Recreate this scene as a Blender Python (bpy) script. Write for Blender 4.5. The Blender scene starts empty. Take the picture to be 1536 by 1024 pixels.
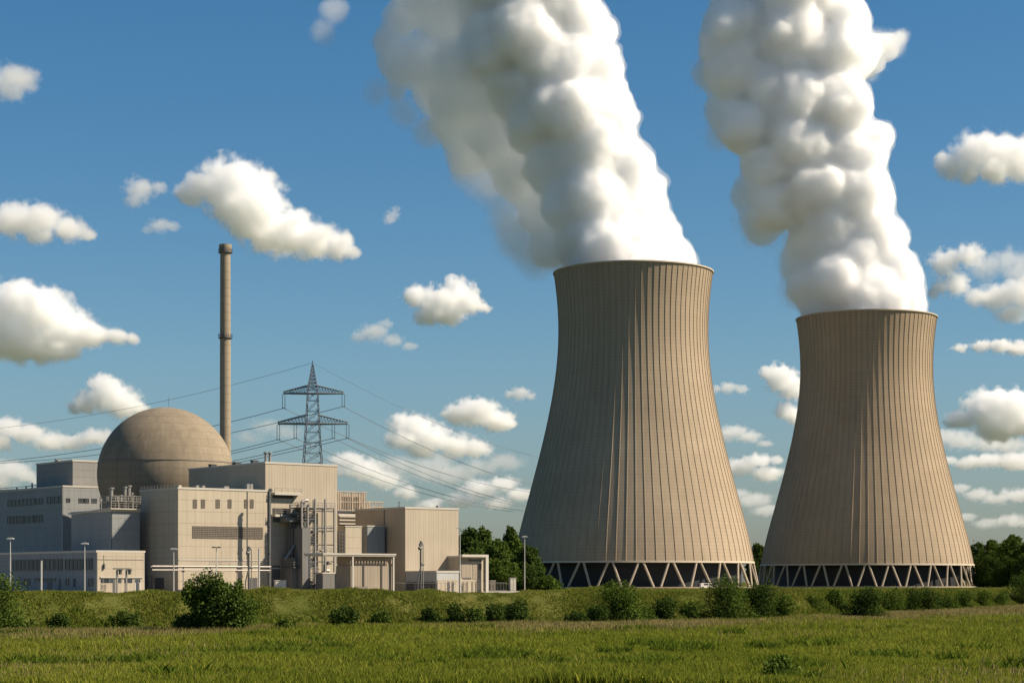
import bpy, math, random
import numpy as np
from mathutils import Vector, Matrix

# ------------------------------------------------------------------ camera, sky, sun, exposure
F, CX, HY, ZC = 3000.0, 768.0, 872.5, 2.5      # focal length (photo pixels), centre column, horizon row, eye height
scene = bpy.context.scene
COL = scene.collection
cam = bpy.data.cameras.new("camera")
cam.sensor_width = 36.0
cam.lens = F / 1536.0 * 36.0
cam.shift_y = (HY - 512.0) / 1536.0
cam.clip_start, cam.clip_end = 1.0, 90000.0
camo = bpy.data.objects.new("camera", cam)
camo.location = (0, 0, ZC)
camo.rotation_euler = (math.pi / 2, 0, 0)
COL.objects.link(camo)
scene.camera = camo

SUN_EL, SUN_AZ = math.radians(40.0), math.radians(96.5)   # azimuth measured from +Y towards +X
sdir = Vector((math.cos(SUN_EL) * math.sin(SUN_AZ), math.cos(SUN_EL) * math.cos(SUN_AZ), math.sin(SUN_EL)))
world = bpy.data.worlds.new("World")
scene.world = world
world.use_nodes = True
wn = world.node_tree
wn.nodes.clear()
sky = wn.nodes.new("ShaderNodeTexSky")
sky.sky_type = 'NISHITA'
sky.sun_disc = False
sky.sun_elevation = SUN_EL
sky.sun_rotation = SUN_AZ
sky.air_density, sky.dust_density, sky.ozone_density = 1.0, 0.6, 2.0
hs = wn.nodes.new("ShaderNodeHueSaturation")
hs.inputs['Saturation'].default_value = 1.28
bg = wn.nodes.new("ShaderNodeBackground")
bg.inputs['Strength'].default_value = 0.054
wo = wn.nodes.new("ShaderNodeOutputWorld")
wn.links.new(sky.outputs[0], hs.inputs['Color'])
tint = wn.nodes.new("ShaderNodeMix")
tint.data_type, tint.blend_type = 'RGBA', 'MULTIPLY'
tint.inputs[0].default_value = 1.0
geo = wn.nodes.new("ShaderNodeTexCoord")
sepz = wn.nodes.new("ShaderNodeSeparateXYZ")
wn.links.new(geo.outputs['Generated'], sepz.inputs[0])
air = wn.nodes.new("ShaderNodeValToRGB")                      # the low sky is greyer and dimmer than clear air would be
air.color_ramp.elements[0].position, air.color_ramp.elements[0].color = 0.0, (0.63, 0.67, 0.84, 1)
air.color_ramp.elements[1].position, air.color_ramp.elements[1].color = 0.30, (0.76, 1.04, 1.08, 1)
e_ = air.color_ramp.elements.new(0.11); e_.color = (0.83, 0.96, 1.02, 1)
wn.links.new(sepz.outputs[2], air.inputs[0])
wn.links.new(air.outputs[0], tint.inputs[7])
wn.links.new(hs.outputs[0], tint.inputs[6])
wn.links.new(tint.outputs[2], bg.inputs['Color'])
wn.links.new(bg.outputs[0], wo.inputs['Surface'])

sl = bpy.data.lights.new("sun", 'SUN')
sl.energy = 5.0
sl.angle = math.radians(0.5)
sl.color = (1.0, 0.86, 0.67)
so = bpy.data.objects.new("sun", sl)
so.rotation_euler = sdir.to_track_quat('Z', 'Y').to_euler()
so.location = (0, 0, 300)
COL.objects.link(so)

scene.view_settings.view_transform = 'Standard'
scene.view_settings.look = 'None'
scene.view_settings.exposure = 0.72
scene.view_settings.gamma = 1.0
cy = scene.cycles
cy.max_bounces, cy.diffuse_bounces, cy.glossy_bounces = 48, 3, 2
cy.transmission_bounces, cy.transparent_max_bounces = 3, 48
cy.volume_bounces = 48
cy.use_denoising = True
try:
    cy.denoiser = 'OPENIMAGEDENOISE'
    cy.denoising_prefilter = 'ACCURATE'
except Exception:
    pass
cy.caustics_reflective = cy.caustics_refractive = False

# ------------------------------------------------------------------ helpers
R = math.radians
rng = np.random.default_rng(7)
rnd = random.Random(5)

def at(px, py, Y):
    return Vector(((px - CX) / F * Y, Y, ZC + (HY - py) / F * Y))
def zat(py, Y):
    return ZC + (HY - py) / F * Y

def tag(o, label=None, cat=None, group=None, kind=None):
    if label: o['label'] = label
    if cat: o['category'] = cat
    if group: o['group'] = group
    if kind: o['kind'] = kind
    return o

def empty(name, loc=(0, 0, 0), rz=0.0):
    o = bpy.data.objects.new(name, None)
    o.location = loc
    o.rotation_euler = (0, 0, rz)
    o.empty_display_size = 1.0
    COL.objects.link(o)
    return o

def link_mesh(name, me, mat, parent=None):
    o = bpy.data.objects.new(name, me)
    if mat is not None and not me.materials:
        me.materials.append(mat)
    COL.objects.link(o)
    if parent is not None:
        o.parent = parent
    return o

def np_mesh(name, verts, faces, smooth=False):
    """verts (n,3), faces (m,k) all of the same corner count"""
    verts = np.asarray(verts, dtype=np.float32)
    faces = np.asarray(faces, dtype=np.int32)
    me = bpy.data.meshes.new(name)
    m, k = faces.shape
    me.vertices.add(len(verts))
    me.vertices.foreach_set('co', verts.ravel())
    me.loops.add(m * k)
    me.loops.foreach_set('vertex_index', faces.ravel())
    me.polygons.add(m)
    me.polygons.foreach_set('loop_start', np.arange(0, m * k, k, dtype=np.int32))
    me.polygons.foreach_set('loop_total', np.full(m, k, dtype=np.int32))
    me.update(calc_edges=True)
    if smooth:
        me.polygons.foreach_set('use_smooth', np.ones(m, dtype=bool))
    return me

class MB:
    def __init__(s):
        s.v, s.f = [], []
    def box(s, x0, x1, y0, y1, z0, z1):
        b = len(s.v)
        s.v += [(x0, y0, z0), (x1, y0, z0), (x1, y1, z0), (x0, y1, z0), (x0, y0, z1), (x1, y0, z1), (x1, y1, z1), (x0, y1, z1)]
        s.f += [tuple(b + i for i in q) for q in ((0, 3, 2, 1), (4, 5, 6, 7), (0, 1, 5, 4), (1, 2, 6, 5), (2, 3, 7, 6), (3, 0, 4, 7))]
        return s
    def tube(s, p, q, r, n=8, r2=None, cap=True):
        p, q = Vector(p), Vector(q)
        r2 = r if r2 is None else r2
        d = (q - p)
        if d.length < 1e-6: return s
        d.normalize()
        a = d.orthogonal().normalized() if abs(d.z) < 0.95 else Vector((1, 0, 0))
        a = (a - d * a.dot(d)).normalized()
        c = d.cross(a)
        b = len(s.v)
        for (o, rr) in ((p, r), (q, r2)):
            for i in range(n):
                t = 2 * math.pi * (i + .5) / n
                s.v.append(tuple(o + a * (math.cos(t) * rr) + c * (math.sin(t) * rr)))
        for i in range(n):
            j = (i + 1) % n
            s.f.append((b + i, b + j, b + n + j, b + n + i))
        if cap:
            s.f.append(tuple(b + i for i in reversed(range(n))))
            s.f.append(tuple(b + n + i for i in range(n)))
        return s
    def bar(s, p, q, w):
        return s.tube(p, q, w * 0.7071, 4)
    def path(s, pts, r, n=6):
        for a, b in zip(pts, pts[1:]):
            s.tube(a, b, r, n)
        return s
    def prism(s, poly, z0, z1):
        b, n = len(s.v), len(poly)
        s.v += [(x, y, z0) for x, y in poly] + [(x, y, z1) for x, y in poly]
        s.f += [(b + i, b + (i + 1) % n, b + n + (i + 1) % n, b + n + i) for i in range(n)]
        s.f += [tuple(b + i for i in reversed(range(n))), tuple(b + n + i for i in range(n))]
        return s
    def lathe(s, prof, n=32, c=(0, 0)):
        b = len(s.v)
        for r, z in prof:
            for i in range(n):
                t = 2 * math.pi * i / n
                s.v.append((c[0] + r * math.cos(t), c[1] + r * math.sin(t), z))
        for k in range(len(prof) - 1):
            for i in range(n):
                j = (i + 1) % n
                s.f.append((b + k * n + i, b + k * n + j, b + (k + 1) * n + j, b + (k + 1) * n + i))
        return s
    def mesh(s, name, smooth=False):
        me = bpy.data.meshes.new(name)
        me.from_pydata(s.v, [], s.f)
        me.update()
        if smooth:
            for p in me.polygons: p.use_smooth = True
            me.set_sharp_from_angle(angle=R(35))
        return me
    def build(s, name, mat, parent=None, smooth=False):
        return link_mesh(name, s.mesh(name, smooth), mat, parent)

# ------------------------------------------------------------------ materials
class NT:
    def __init__(s, name):
        s.m = bpy.data.materials.new(name)
        s.m.use_nodes = True
        s.t = s.m.node_tree
        s.t.nodes.clear()
        s.out = s.n('ShaderNodeOutputMaterial')
    def n(s, ty, **kw):
        x = s.t.nodes.new(ty)
        for k, v in kw.items(): setattr(x, k, v)
        return x
    def l(s, a, b): s.t.links.new(a, b)
    def put(s, sock, v):
        if isinstance(v, bpy.types.NodeSocket): s.l(v, sock)
        else: sock.default_value = v
    def math(s, op, a, b=None, c=None, clamp=False):
        x = s.n('ShaderNodeMath', operation=op, use_clamp=clamp)
        s.put(x.inputs[0], a)
        if b is not None: s.put(x.inputs[1], b)
        if c is not None: s.put(x.inputs[2], c)
        return x.outputs[0]
    def coord(s, which='Object'):
        return s.n('ShaderNodeTexCoord').outputs[which]
    def sep(s, v):
        x = s.n('ShaderNodeSeparateXYZ'); s.l(v, x.inputs[0]); return x.outputs
    def mapping(s, v, scale):
        x = s.n('ShaderNodeMapping'); s.l(v, x.inputs['Vector']); x.inputs['Scale'].default_value = scale
        return x.outputs[0]
    def noise(s, v, scale, detail=4.0, rough=0.55):
        x = s.n('ShaderNodeTexNoise'); s.l(v, x.inputs['Vector'])
        x.inputs['Scale'].default_value = scale; x.inputs['Detail'].default_value = detail
        x.inputs['Roughness'].default_value = rough
        return x.outputs['Fac']
    def ramp(s, f, stops):
        x = s.n('ShaderNodeValToRGB'); s.l(f, x.inputs[0])
        e = x.color_ramp.elements
        while len(e) < len(stops): e.new(0.5)
        for el, (p, c) in zip(e, stops):
            el.position = p
            el.color = (*c, 1) if len(c) == 3 else c
        return x.outputs[0]
    def mix(s, f, a, b, blend='MIX'):
        x = s.n('ShaderNodeMix', data_type='RGBA', blend_type=blend)
        s.put(x.inputs[0], f)
        for k, v in ((6, a), (7, b)):
            if isinstance(v, tuple): v = (*v, 1) if len(v) == 3 else v
            s.put(x.inputs[k], v)
        return x.outputs[2]
    def lines(s, v, spacing, width):
        return s.math('LESS_THAN', s.math('FRACT', s.math('DIVIDE', v, spacing)), width / spacing)
    def principled(s, col, rough=0.8, metal=0.0, bump=None, bs=0.3, bd=0.05, spec=0.3):
        p = s.n('ShaderNodeBsdfPrincipled')
        s.put(p.inputs['Base Color'], (*col, 1) if isinstance(col, tuple) and len(col) == 3 else col)
        s.put(p.inputs['Roughness'], rough)
        p.inputs['Metallic'].default_value = metal
        p.inputs['Specular IOR Level'].default_value = spec
        if bump is not None:
            b = s.n('ShaderNodeBump'); b.inputs['Strength'].default_value = bs; b.inputs['Distance'].default_value = bd
            s.l(bump, b.inputs['Height']); s.l(b.outputs[0], p.inputs['Normal'])
        s.l(p.outputs[0], s.out.inputs['Surface'])
        return s.m

def siding(name, c, vsp=1.0, hsp=3.2, vw=0.12, hw=0.08, dirt=0.24, line=.42):
    """cladding panels: joints between panels, faint streaks of dirt running down"""
    N = NT(name)
    o = N.coord(); x, y, z = N.sep(o)
    uv = N.math('ADD', x, y)
    lv = N.lines(uv, vsp, vw); lh = N.lines(z, hsp, hw)
    ln = N.math('MAXIMUM', lv, lh)
    # each panel its own faint tint
    pid = N.n('ShaderNodeCombineXYZ')
    N.l(N.math('FLOOR', N.math('DIVIDE', uv, vsp * 2)), pid.inputs[0]); N.l(N.math('FLOOR', N.math('DIVIDE', z, hsp)), pid.inputs[2])
    wn_ = N.n('ShaderNodeTexWhiteNoise'); N.l(pid.outputs[0], wn_.inputs['Vector'])
    big = N.noise(o, 0.12, 5)
    stv = N.noise(N.mapping(o, (1.3, 1.3, 0.06)), 1.0, 4)
    f = N.math('ADD', N.math('MULTIPLY', big, 0.5), N.math('MULTIPLY', stv, 0.5))
    d = 1 - dirt
    base = N.mix(N.math('MULTIPLY_ADD', f, 2.2, -0.6, True), tuple(k * d * q for k, q in zip(c, (0.98, 0.95, 0.9))), c)
    base = N.mix(N.math('MULTIPLY', wn_.outputs['Value'], 0.16), base, tuple(k * 0.72 for k in c))
    base = N.mix(N.math('MULTIPLY', ln, line), base, tuple(k * 0.35 for k in c))
    return N.principled(base, 0.62, bump=N.math('SUBTRACT', 1.0, ln), bs=0.5, bd=0.06)

def plain(name, c, rough=0.6, metal=0.0, var=0.25, scale=0.8):
    N = NT(name)
    o = N.coord()
    f = N.noise(o, scale, 5)
    col = N.mix(f, tuple(k * (1 - var) for k in c), tuple(min(1, k * (1 + var)) for k in c))
    return N.principled(col, rough, metal)

def concrete(name, c, hsp=1.45, streak=0.3, meridian=0):
    N = NT(name)
    o = N.coord(); x, y, z = N.sep(o)
    lh = N.lines(z, hsp, hsp * 0.16)
    lift = N.n('ShaderNodeTexWhiteNoise', noise_dimensions='1D')
    N.l(N.math('FLOOR', N.math('DIVIDE', z, hsp)), lift.inputs['W'])
    big = N.noise(o, 0.035, 6, 0.6)
    st = N.noise(N.mapping(o, (0.55, 0.55, 0.012)), 1.0, 6, 0.6)
    fine = N.noise(o, 1.4, 5, 0.65)
    f = N.math('ADD', N.math('MULTIPLY', big, 0.45), N.math('ADD', N.math('MULTIPLY', st, 0.35), N.math('MULTIPLY', fine, 0.2)))
    lo = tuple(k * (1 - streak) * q for k, q in zip(c, (1.0, 0.98, 0.94)))
    base = N.mix(N.math('MULTIPLY_ADD', f, 2.4, -0.7, True), lo, c)
    base = N.mix(N.math('MULTIPLY', lift.outputs['Value'], 0.13), base, tuple(k * 0.6 for k in c))
    base = N.mix(N.math('MULTIPLY', lh, 0.30), base, tuple(k * 0.45 for k in c))
    if meridian:
        an = N.math('ARCTAN2', y, x)
        lm = N.lines(N.math('ADD', an, 2 * math.pi * 1.0012), 2 * math.pi / meridian, 2 * math.pi / meridian * 0.085)
        base = N.mix(N.math('MULTIPLY', lm, 0.3), base, tuple(k * 0.4 for k in c))
    return N.principled(base, 0.9, bump=fine, bs=0.25, bd=0.08, spec=0.15)

def leafy(name, dark, light, trans=0.3, scale=0.35):
    N = NT(name)
    g = N.n('ShaderNodeNewGeometry')
    f = N.math('MULTIPLY_ADD', g.outputs['Random Per Island'], 0.55, N.math('MULTIPLY', N.noise(N.coord(), scale, 3), 0.45))
    col = N.ramp(f, [(0.15, dark), (0.8, light)])
    d = N.n('ShaderNodeBsdfDiffuse'); N.l(col, d.inputs[0])
    t = N.n('ShaderNodeBsdfTranslucent'); N.l(N.mix(1.0, col, (0.9, 1.0, 0.45), 'MULTIPLY'), t.inputs[0])
    mx = N.n('ShaderNodeMixShader'); mx.inputs[0].default_value = trans
    N.l(d.outputs[0], mx.inputs[1]); N.l(t.outputs[0], mx.inputs[2])
    N.l(mx.outputs[0], N.out.inputs['Surface'])
    return N.m

def grassy(name, stops, scale=0.05, trans=0.35):
    N = NT(name)
    g = N.n('ShaderNodeNewGeometry')
    p = N.n('ShaderNodeMapping'); N.l(g.outputs['Position'], p.inputs['Vector']); p.inputs['Scale'].default_value = (1.0, 0.45, 0)
    f = N.math('ADD', N.math('MULTIPLY', N.noise(p.outputs[0], scale, 5, 0.6), 0.62), N.math('MULTIPLY', g.outputs['Random Per Island'], 0.38))
    col = N.ramp(f, stops)
    d = N.n('ShaderNodeBsdfDiffuse'); N.l(col, d.inputs[0])
    t = N.n('ShaderNodeBsdfTranslucent'); N.l(col, t.inputs[0])
    mx = N.n('ShaderNodeMixShader'); mx.inputs[0].default_value = trans
    N.l(d.outputs[0], mx.inputs[1]); N.l(t.outputs[0], mx.inputs[2])
    N.l(mx.outputs[0], N.out.inputs['Surface'])
    return N.m

def vapour(name, density, col=(1, 1, 1), aniso=0.0):
    N = NT(name)
    v = N.n('ShaderNodeVolumeScatter')
    v.inputs['Color'].default_value = (*col, 1)
    v.inputs['Density'].default_value = density
    v.inputs['Anisotropy'].default_value = aniso
    N.l(v.outputs[0], N.out.inputs['Volume'])
    try: N.m.cycles.homogeneous_volume = True
    except Exception: pass
    return N.m

def torn_vapour(name, balls, density, scale, tear=.55, thr=.12, sharp=.3, step=.3, aniso=.4, detail=5.0):
    """vapour thick in the middle of a set of balls and torn by noise towards their skins"""
    N = NT(name)
    o = N.coord()
    m = None
    for (a, b, c, rx, ry, rz) in balls:
        q = N.n('ShaderNodeVectorMath', operation='SUBTRACT'); N.l(o, q.inputs[0]); q.inputs[1].default_value = (a, b, c)
        w = N.n('ShaderNodeVectorMath', operation='MULTIPLY'); N.l(q.outputs[0], w.inputs[0]); w.inputs[1].default_value = (1 / rx, 1 / ry, 1 / rz)
        e = N.n('ShaderNodeVectorMath', operation='LENGTH'); N.l(w.outputs[0], e.inputs[0])
        m = e.outputs['Value'] if m is None else N.math('SMOOTH_MIN', m, e.outputs['Value'], .15)
    f = N.noise(o, scale, detail, 0.6)
    v_ = N.math('ADD', N.math('SUBTRACT', 1.0 - thr, m), N.math('MULTIPLY', N.math('SUBTRACT', f, .5), tear * 2))
    d = N.n('ShaderNodeMapRange', interpolation_type='SMOOTHSTEP'); N.l(v_, d.inputs[0])
    d.inputs[1].default_value, d.inputs[2].default_value, d.inputs[3].default_value, d.inputs[4].default_value = 0.0, sharp, 0.0, density
    v = N.n('ShaderNodeVolumeScatter')
    v.inputs['Color'].default_value = (.9985, .996, .993, 1)
    v.inputs['Anisotropy'].default_value = aniso
    N.l(d.outputs[0], v.inputs['Density'])
    N.l(v.outputs[0], N.out.inputs['Volume'])
    N.m.cycles.volume_step_rate = step
    return N.m

def glass_mat(name, c=(0.02, 0.025, 0.03)):
    N = NT(name)
    o = N.coord(); x, y, z = N.sep(o)
    ln = N.lines(N.math('ADD', x, y), 1.35, 0.12)
    wn_ = N.n('ShaderNodeTexWhiteNoise', noise_dimensions='1D'); N.l(N.math('FLOOR', N.math('DIVIDE', N.math('ADD', x, y), 1.35)), wn_.inputs['W'])
    col = N.mix(N.math('MULTIPLY', wn_.outputs['Value'], 0.6), c, tuple(k * 3 + 0.02 for k in c))
    col = N.mix(ln, col, (0.16, 0.15, 0.14))
    return N.principled(col, 0.3, spec=0.25)

M = dict(
    shell=concrete('tower_concrete', (0.415, 0.33, 0.238), streak=.38, meridian=78),
    shell_b=concrete('tower_concrete_tan', (0.41, 0.32, 0.225), streak=.38, meridian=78),
    leg=plain('leg_concrete', (0.34, 0.28, 0.21), 0.85, var=0.2),
    rim=plain('rim_concrete', (0.48, 0.41, 0.32), 0.85),
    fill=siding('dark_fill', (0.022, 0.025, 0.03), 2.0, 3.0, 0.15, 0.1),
    dome=concrete('dome_concrete', (0.335, 0.275, 0.20), 1.9, 0.58, 72),
    chimney=concrete('chimney_concrete', (0.34, 0.285, 0.21), 2.4, 0.4),
    beige=siding('beige_cladding', (0.447, 0.385, 0.297), 2.2, 2.6, 0.09, 0.1),
    beige_v=siding('beige_ribbed_cladding', (0.429, 0.368, 0.286), 0.75, 30.0, 0.16, 0.02, line=.18),
    grey=siding('grey_cladding', (0.239, 0.233, 0.224), 3.0, 1.9, 0.08, 0.1),
    bluegrey=siding('blue_grey_cladding', (0.250, 0.262, 0.269), 1.6, 2.4, 0.1, 0.09),
    white_v=siding('white_ribbed_cladding', (0.449, 0.449, 0.442), 0.5, 30, 0.09, 0.02),
    slate=siding('slate_cladding', (0.170, 0.167, 0.160), 1.1, 30, 0.1, 0.02),
    tan=siding('tan_cladding', (0.312, 0.261, 0.203), 0.9, 30, 0.14, 0.02, line=.25),
    trim=plain('pale_trim', (0.43, 0.395, 0.34), 0.6, var=0.12),
    roof=plain('roof_felt', (0.20, 0.195, 0.185), 0.9),
    louvre=plain('louvre_metal', (0.17, 0.14, 0.11), 0.6),
    louvre_d=plain('louvre_dark', (0.05, 0.045, 0.04), 0.7),
    glass=glass_mat('window_glass'),
    steel=plain('galvanised_steel', (0.24, 0.225, 0.205), 0.5, 0.3),
    dsteel=plain('dark_steel', (0.10, 0.10, 0.10), 0.55, 0.3),
    pylon=plain('pylon_steel', (0.17, 0.21, 0.25), 0.6, 0.4),
    pipe=plain('pipe_cladding', (0.21, 0.195, 0.18), 0.45, 0.4),
    wire=plain('wire_aluminium', (0.16, 0.18, 0.20), 0.6, 0.3),
    lamp=plain('lamp_housing', (0.62, 0.60, 0.56), 0.5),
    pole=plain('lamp_pole_steel', (0.45, 0.43, 0.40), 0.5, 0.3),
    bark=plain('bark', (0.10, 0.075, 0.05), 0.95),
    box=plain('cabinet_paint', (0.52, 0.47, 0.40), 0.6),
    red=plain('red_paint', (0.35, 0.05, 0.03), 0.5),
    rust=plain('weathered_screen', (0.36, 0.29, 0.22), 0.8, var=0.5, scale=1.5),
    paving=plain('yard_paving', (0.30, 0.27, 0.22), 0.9),
    gravel=plain('pale_path', (0.42, 0.34, 0.24), 0.95, var=0.3, scale=0.3),
    leaf_dark=leafy('dark_leaves', (0.020, 0.036, 0.010), (0.078, 0.118, 0.028)),
    leaf_mid=leafy('mid_leaves', (0.030, 0.052, 0.012), (0.110, 0.158, 0.032)),
    leaf_light=leafy('light_leaves', (0.035, 0.060, 0.013), (0.125, 0.175, 0.035)),
    meadow=grassy('meadow_green', [(0.25, (0.080, 0.108, 0.011)), (0.5, (0.170, 0.200, 0.022)), (0.78, (0.32, 0.305, 0.055))]),
    straw=grassy('straw_seedheads', [(0.25, (0.13, 0.125, 0.035)), (0.55, (0.26, 0.215, 0.085)), (0.8, (0.36, 0.28, 0.13))]),
    bank=grassy('bank_grass', [(0.28, (0.070, 0.100, 0.014)), (0.5, (0.145, 0.170, 0.026)), (0.75, (0.28, 0.245, 0.065))], 0.08),
    herb=grassy('dark_herbs', [(0.3, (0.060, 0.095, 0.010)), (0.7, (0.145, 0.185, 0.024))], 0.1),
    soil=grassy('ground_turf', [(0.3, (0.035, 0.050, 0.012)), (0.5, (0.075, 0.085, 0.020)), (0.75, (0.15, 0.13, 0.045))], 0.06, 0.0),
)

# ------------------------------------------------------------------ ground: one sheet with the flood bank in it
TOE = np.array([(-16000, 150), (-300, 150), (-75, 193), (-52.5, 205), (-27.7, 225.5), (10.8, 246.5), (35.2, 276.5),
                (70, 345), (108.5, 424), (196, 521), (600, 700), (16000, 700)], float)
CRZ = np.array([(-300, 1.3), (-75, 1.28), (-27.7, 1.16), (10.8, 1.12), (35.2, 1.1), (108.5, 0.75), (600, 0.6)], float)
FIELD_Z = -2.8
def wob(X, Y):
    return (0.10 * np.sin(X * 0.21 + 1.3 * np.sin(Y * 0.09)) + 0.08 * np.sin(Y * 0.33 + X * 0.13)
            + 0.06 * np.sin(X * 0.71 - Y * 0.4) + 0.05 * np.sin(X * 1.3 + Y * 0.9))
def ground_z(X, Y):
    X = np.asarray(X, float); Y = np.asarray(Y, float)
    t = Y - np.interp(X, TOE[:, 0], TOE[:, 1])
    cz = np.interp(X, CRZ[:, 0], CRZ[:, 1])
    up = np.clip(t / 15.0, 0, 1); up = up * up * (3 - 2 * up)
    dn = np.clip((t - 19.0) / 22.0, 0, 1); dn = dn * dn * (3 - 2 * dn)
    w = wob(X, Y) * np.clip((45 - t) / 20, 0, 1)
    b = np.clip(t / 6.0, 0, 1) * np.clip((32 - t) / 10, 0, 1)
    w = w + b * .55 * (.20 * np.sin(X * .17 + .8 * np.sin(X * .061)) + .13 * np.sin(X * .43 + Y * .21 + 2.0) + .09 * np.sin(X * .97 - Y * .55))
    return FIELD_Z + (cz - FIELD_Z) * up - cz * dn + w
def toe(X):
    return float(np.interp(X, TOE[:, 0], TOE[:, 1]))
def hit(px, py):
    """where the line of sight through a pixel meets the ground"""
    ks = (px - CX) / F
    Y = np.arange(90, 900, 0.5)
    ray = ZC + (HY - py) / F * Y
    g = ground_z(ks * Y, Y)
    i = int(np.argmax(ray <= g)) if np.any(ray <= g) else len(Y) - 1
    return Vector((ks * Y[i], Y[i], float(g[i])))

xs = np.concatenate([[-16000, -5000, -2000, -900, -500, -300, -200, -150], np.arange(-120, 240, 2.0), [260, 300, 380, 500, 800, 1500, 4000, 16000]])
ts = np.concatenate([[-900, -500, -300, -220], np.arange(-180, -4, 4.0), np.arange(-4, 48, 1.2), [52, 60, 80, 120, 200, 320, 500, 800, 1500, 3000, 8000, 20000, 60000]])
Xg, Tg = np.meshgrid(xs, ts)
Yg = Tg + np.interp(Xg, TOE[:, 0], TOE[:, 1])
Zg = ground_z(Xg, Yg)
nx, nt = len(xs), len(ts)
ii, jj = np.meshgrid(np.arange(nx - 1), np.arange(nt - 1))
a = (jj * nx + ii).ravel()
gm = np_mesh('ground', np.stack([Xg.ravel(), Yg.ravel(), Zg.ravel()], 1), np.stack([a, a + 1, a + nx + 1, a + nx], 1), True)
ground = link_mesh('ground', gm, M['soil']); tag(ground, kind='structure')

pv = MB().prism([(-180, 355), (-20, 440), (20, 500), (25, 545), (-180, 620)], 0.004, 0.03).build('pavement', M['paving']); tag(pv, kind='structure')
pth = MB().prism([(20, 765), (260, 850), (330, 880), (330, 905), (245, 880), (160, 850), (20, 795)], 0.004, 0.02).build('path', M['gravel']); tag(pth, kind='structure')

# ------------------------------------------------------------------ cooling towers
PROF = [(179.5, 842), (173.5, 815), (167.2, 786), (160.5, 760), (154, 735), (146.5, 708), (139.6, 685), (134, 659), (128.6, 634), (123.8, 608), (119.2, 583),
        (115.2, 558), (112.8, 532), (111.6, 507), (111.6, 485), (112.8, 465), (114.4, 445), (116.6, 425), (118.4, 411)]
def smooth_profile():
    h = np.array([ZC + (HY - y) / F * 860 for _, y in PROF]); r = np.array([w / F * 860 for w, _ in PROF])
    zz = np.linspace(h[0], h[-1], 64)
    c = np.polyfit(h, r, 6)
    return zz, np.polyval(c, zz)
def cooling_tower(px, Y, label, nleg, mat, zscale=1.0, rot=0.0, scale=1.0):
    root = empty('cooling_tower', ((px - CX) / F * Y, Y, 0), rot)
    tag(root, label, 'cooling tower', 'pair of cooling towers')
    zz, rr = smooth_profile()
    zz = zz[0] + (zz - zz[0]) * zscale
    NR = 78
    ang, off = [], []
    for k in range(NR):
        t0 = 2 * math.pi * k / NR; st = 2 * math.pi / NR
        for fr, o in ((0.0, 0.2), (0.065, 0.2), (0.085, 0.0), (0.54, 0.0), (0.98, 0.0)):
            ang.append(t0 + fr * st); off.append(o)
    ang, off = np.array(ang), np.array(off)
    na = len(ang)
    V = []
    for z, r in zip(zz, rr):
        V.append(np.stack([(r + off) * np.cos(ang), (r + off) * np.sin(ang), np.full(na, z)], 1))
    for z, r in zip(zz[::-1], rr[::-1]):
        V.append(np.stack([(r - 0.9) * np.cos(ang), (r - 0.9) * np.sin(ang), np.full(na, z)], 1))
    V = np.concatenate(V); nr = 2 * len(zz)
    ia, ir = np.meshgrid(np.arange(na), np.arange(nr))
    q = (lambda a_, r_: (r_ % nr) * na + (a_ % na))
    Fc = np.stack([q(ia, ir), q(ia + 1, ir), q(ia + 1, ir + 1), q(ia, ir + 1)], -1).reshape(-1, 4)
    me = np_mesh('shell', V, Fc, True); me.set_sharp_from_angle(angle=R(22))
    link_mesh('shell', me, mat, root)
    rb, zb, rt, zt = rr[0], zz[0], rr[-1], zz[-1]
    MB().lathe([(rt - 1.0, zt + .02), (rt + .55, zt + .02), (rt + .55, zt + .55), (rt - 1.0, zt + .55), (rt - 1.0, zt + .02)], 120).build('rim', M['rim'], root, True)
    MB().lathe([(rb - 1.0, zb - .8), (rb + .55, zb - .8), (rb + .45, zb - .02), (rb - 1.0, zb - .02), (rb - 1.0, zb - .8)], 120).build('ring_beam', M['rim'], root, True)
    # raking V legs
    r0 = rb + 2.4 * scale; st = 2 * math.pi / nleg
    def P(r, t, z): return (r * math.cos(t), r * math.sin(t), z)
    m1 = MB().tube(P(r0, st * .09, -0.3), P(rb - .1, st * .42, zb - .8), .52 * scale, 8).mesh('leg', True)
    m2 = MB().tube(P(r0, -st * .09, -0.3), P(rb - .1, -st * .42, zb - .8), .52 * scale, 8).mesh('leg', True)
    for k in range(nleg):
        for me in (m1, m2):
            lo = link_mesh('leg', me, M['leg'], root); lo.rotation_euler = (0, 0, k * st)
    MB().lathe([(r0 + 1.4, -0.2), (r0 + 1.4, 0.55), (r0 - 1.2, 0.55), (r0 - 1.2, -0.2)], 120).build('foundation_ring', M['leg'], root, True)
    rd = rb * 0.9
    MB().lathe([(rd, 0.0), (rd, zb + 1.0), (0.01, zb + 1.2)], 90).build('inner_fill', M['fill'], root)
    return root
cooling_tower(949.8, 860, 'nearer and larger ribbed concrete cooling tower with a dark left half', 26, M['shell'])
cooling_tower(1299.5, 984, 'farther ribbed concrete cooling tower on the right, looking shorter, by the right wood', 30, M['shell_b'], .974, 0.04)

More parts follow.
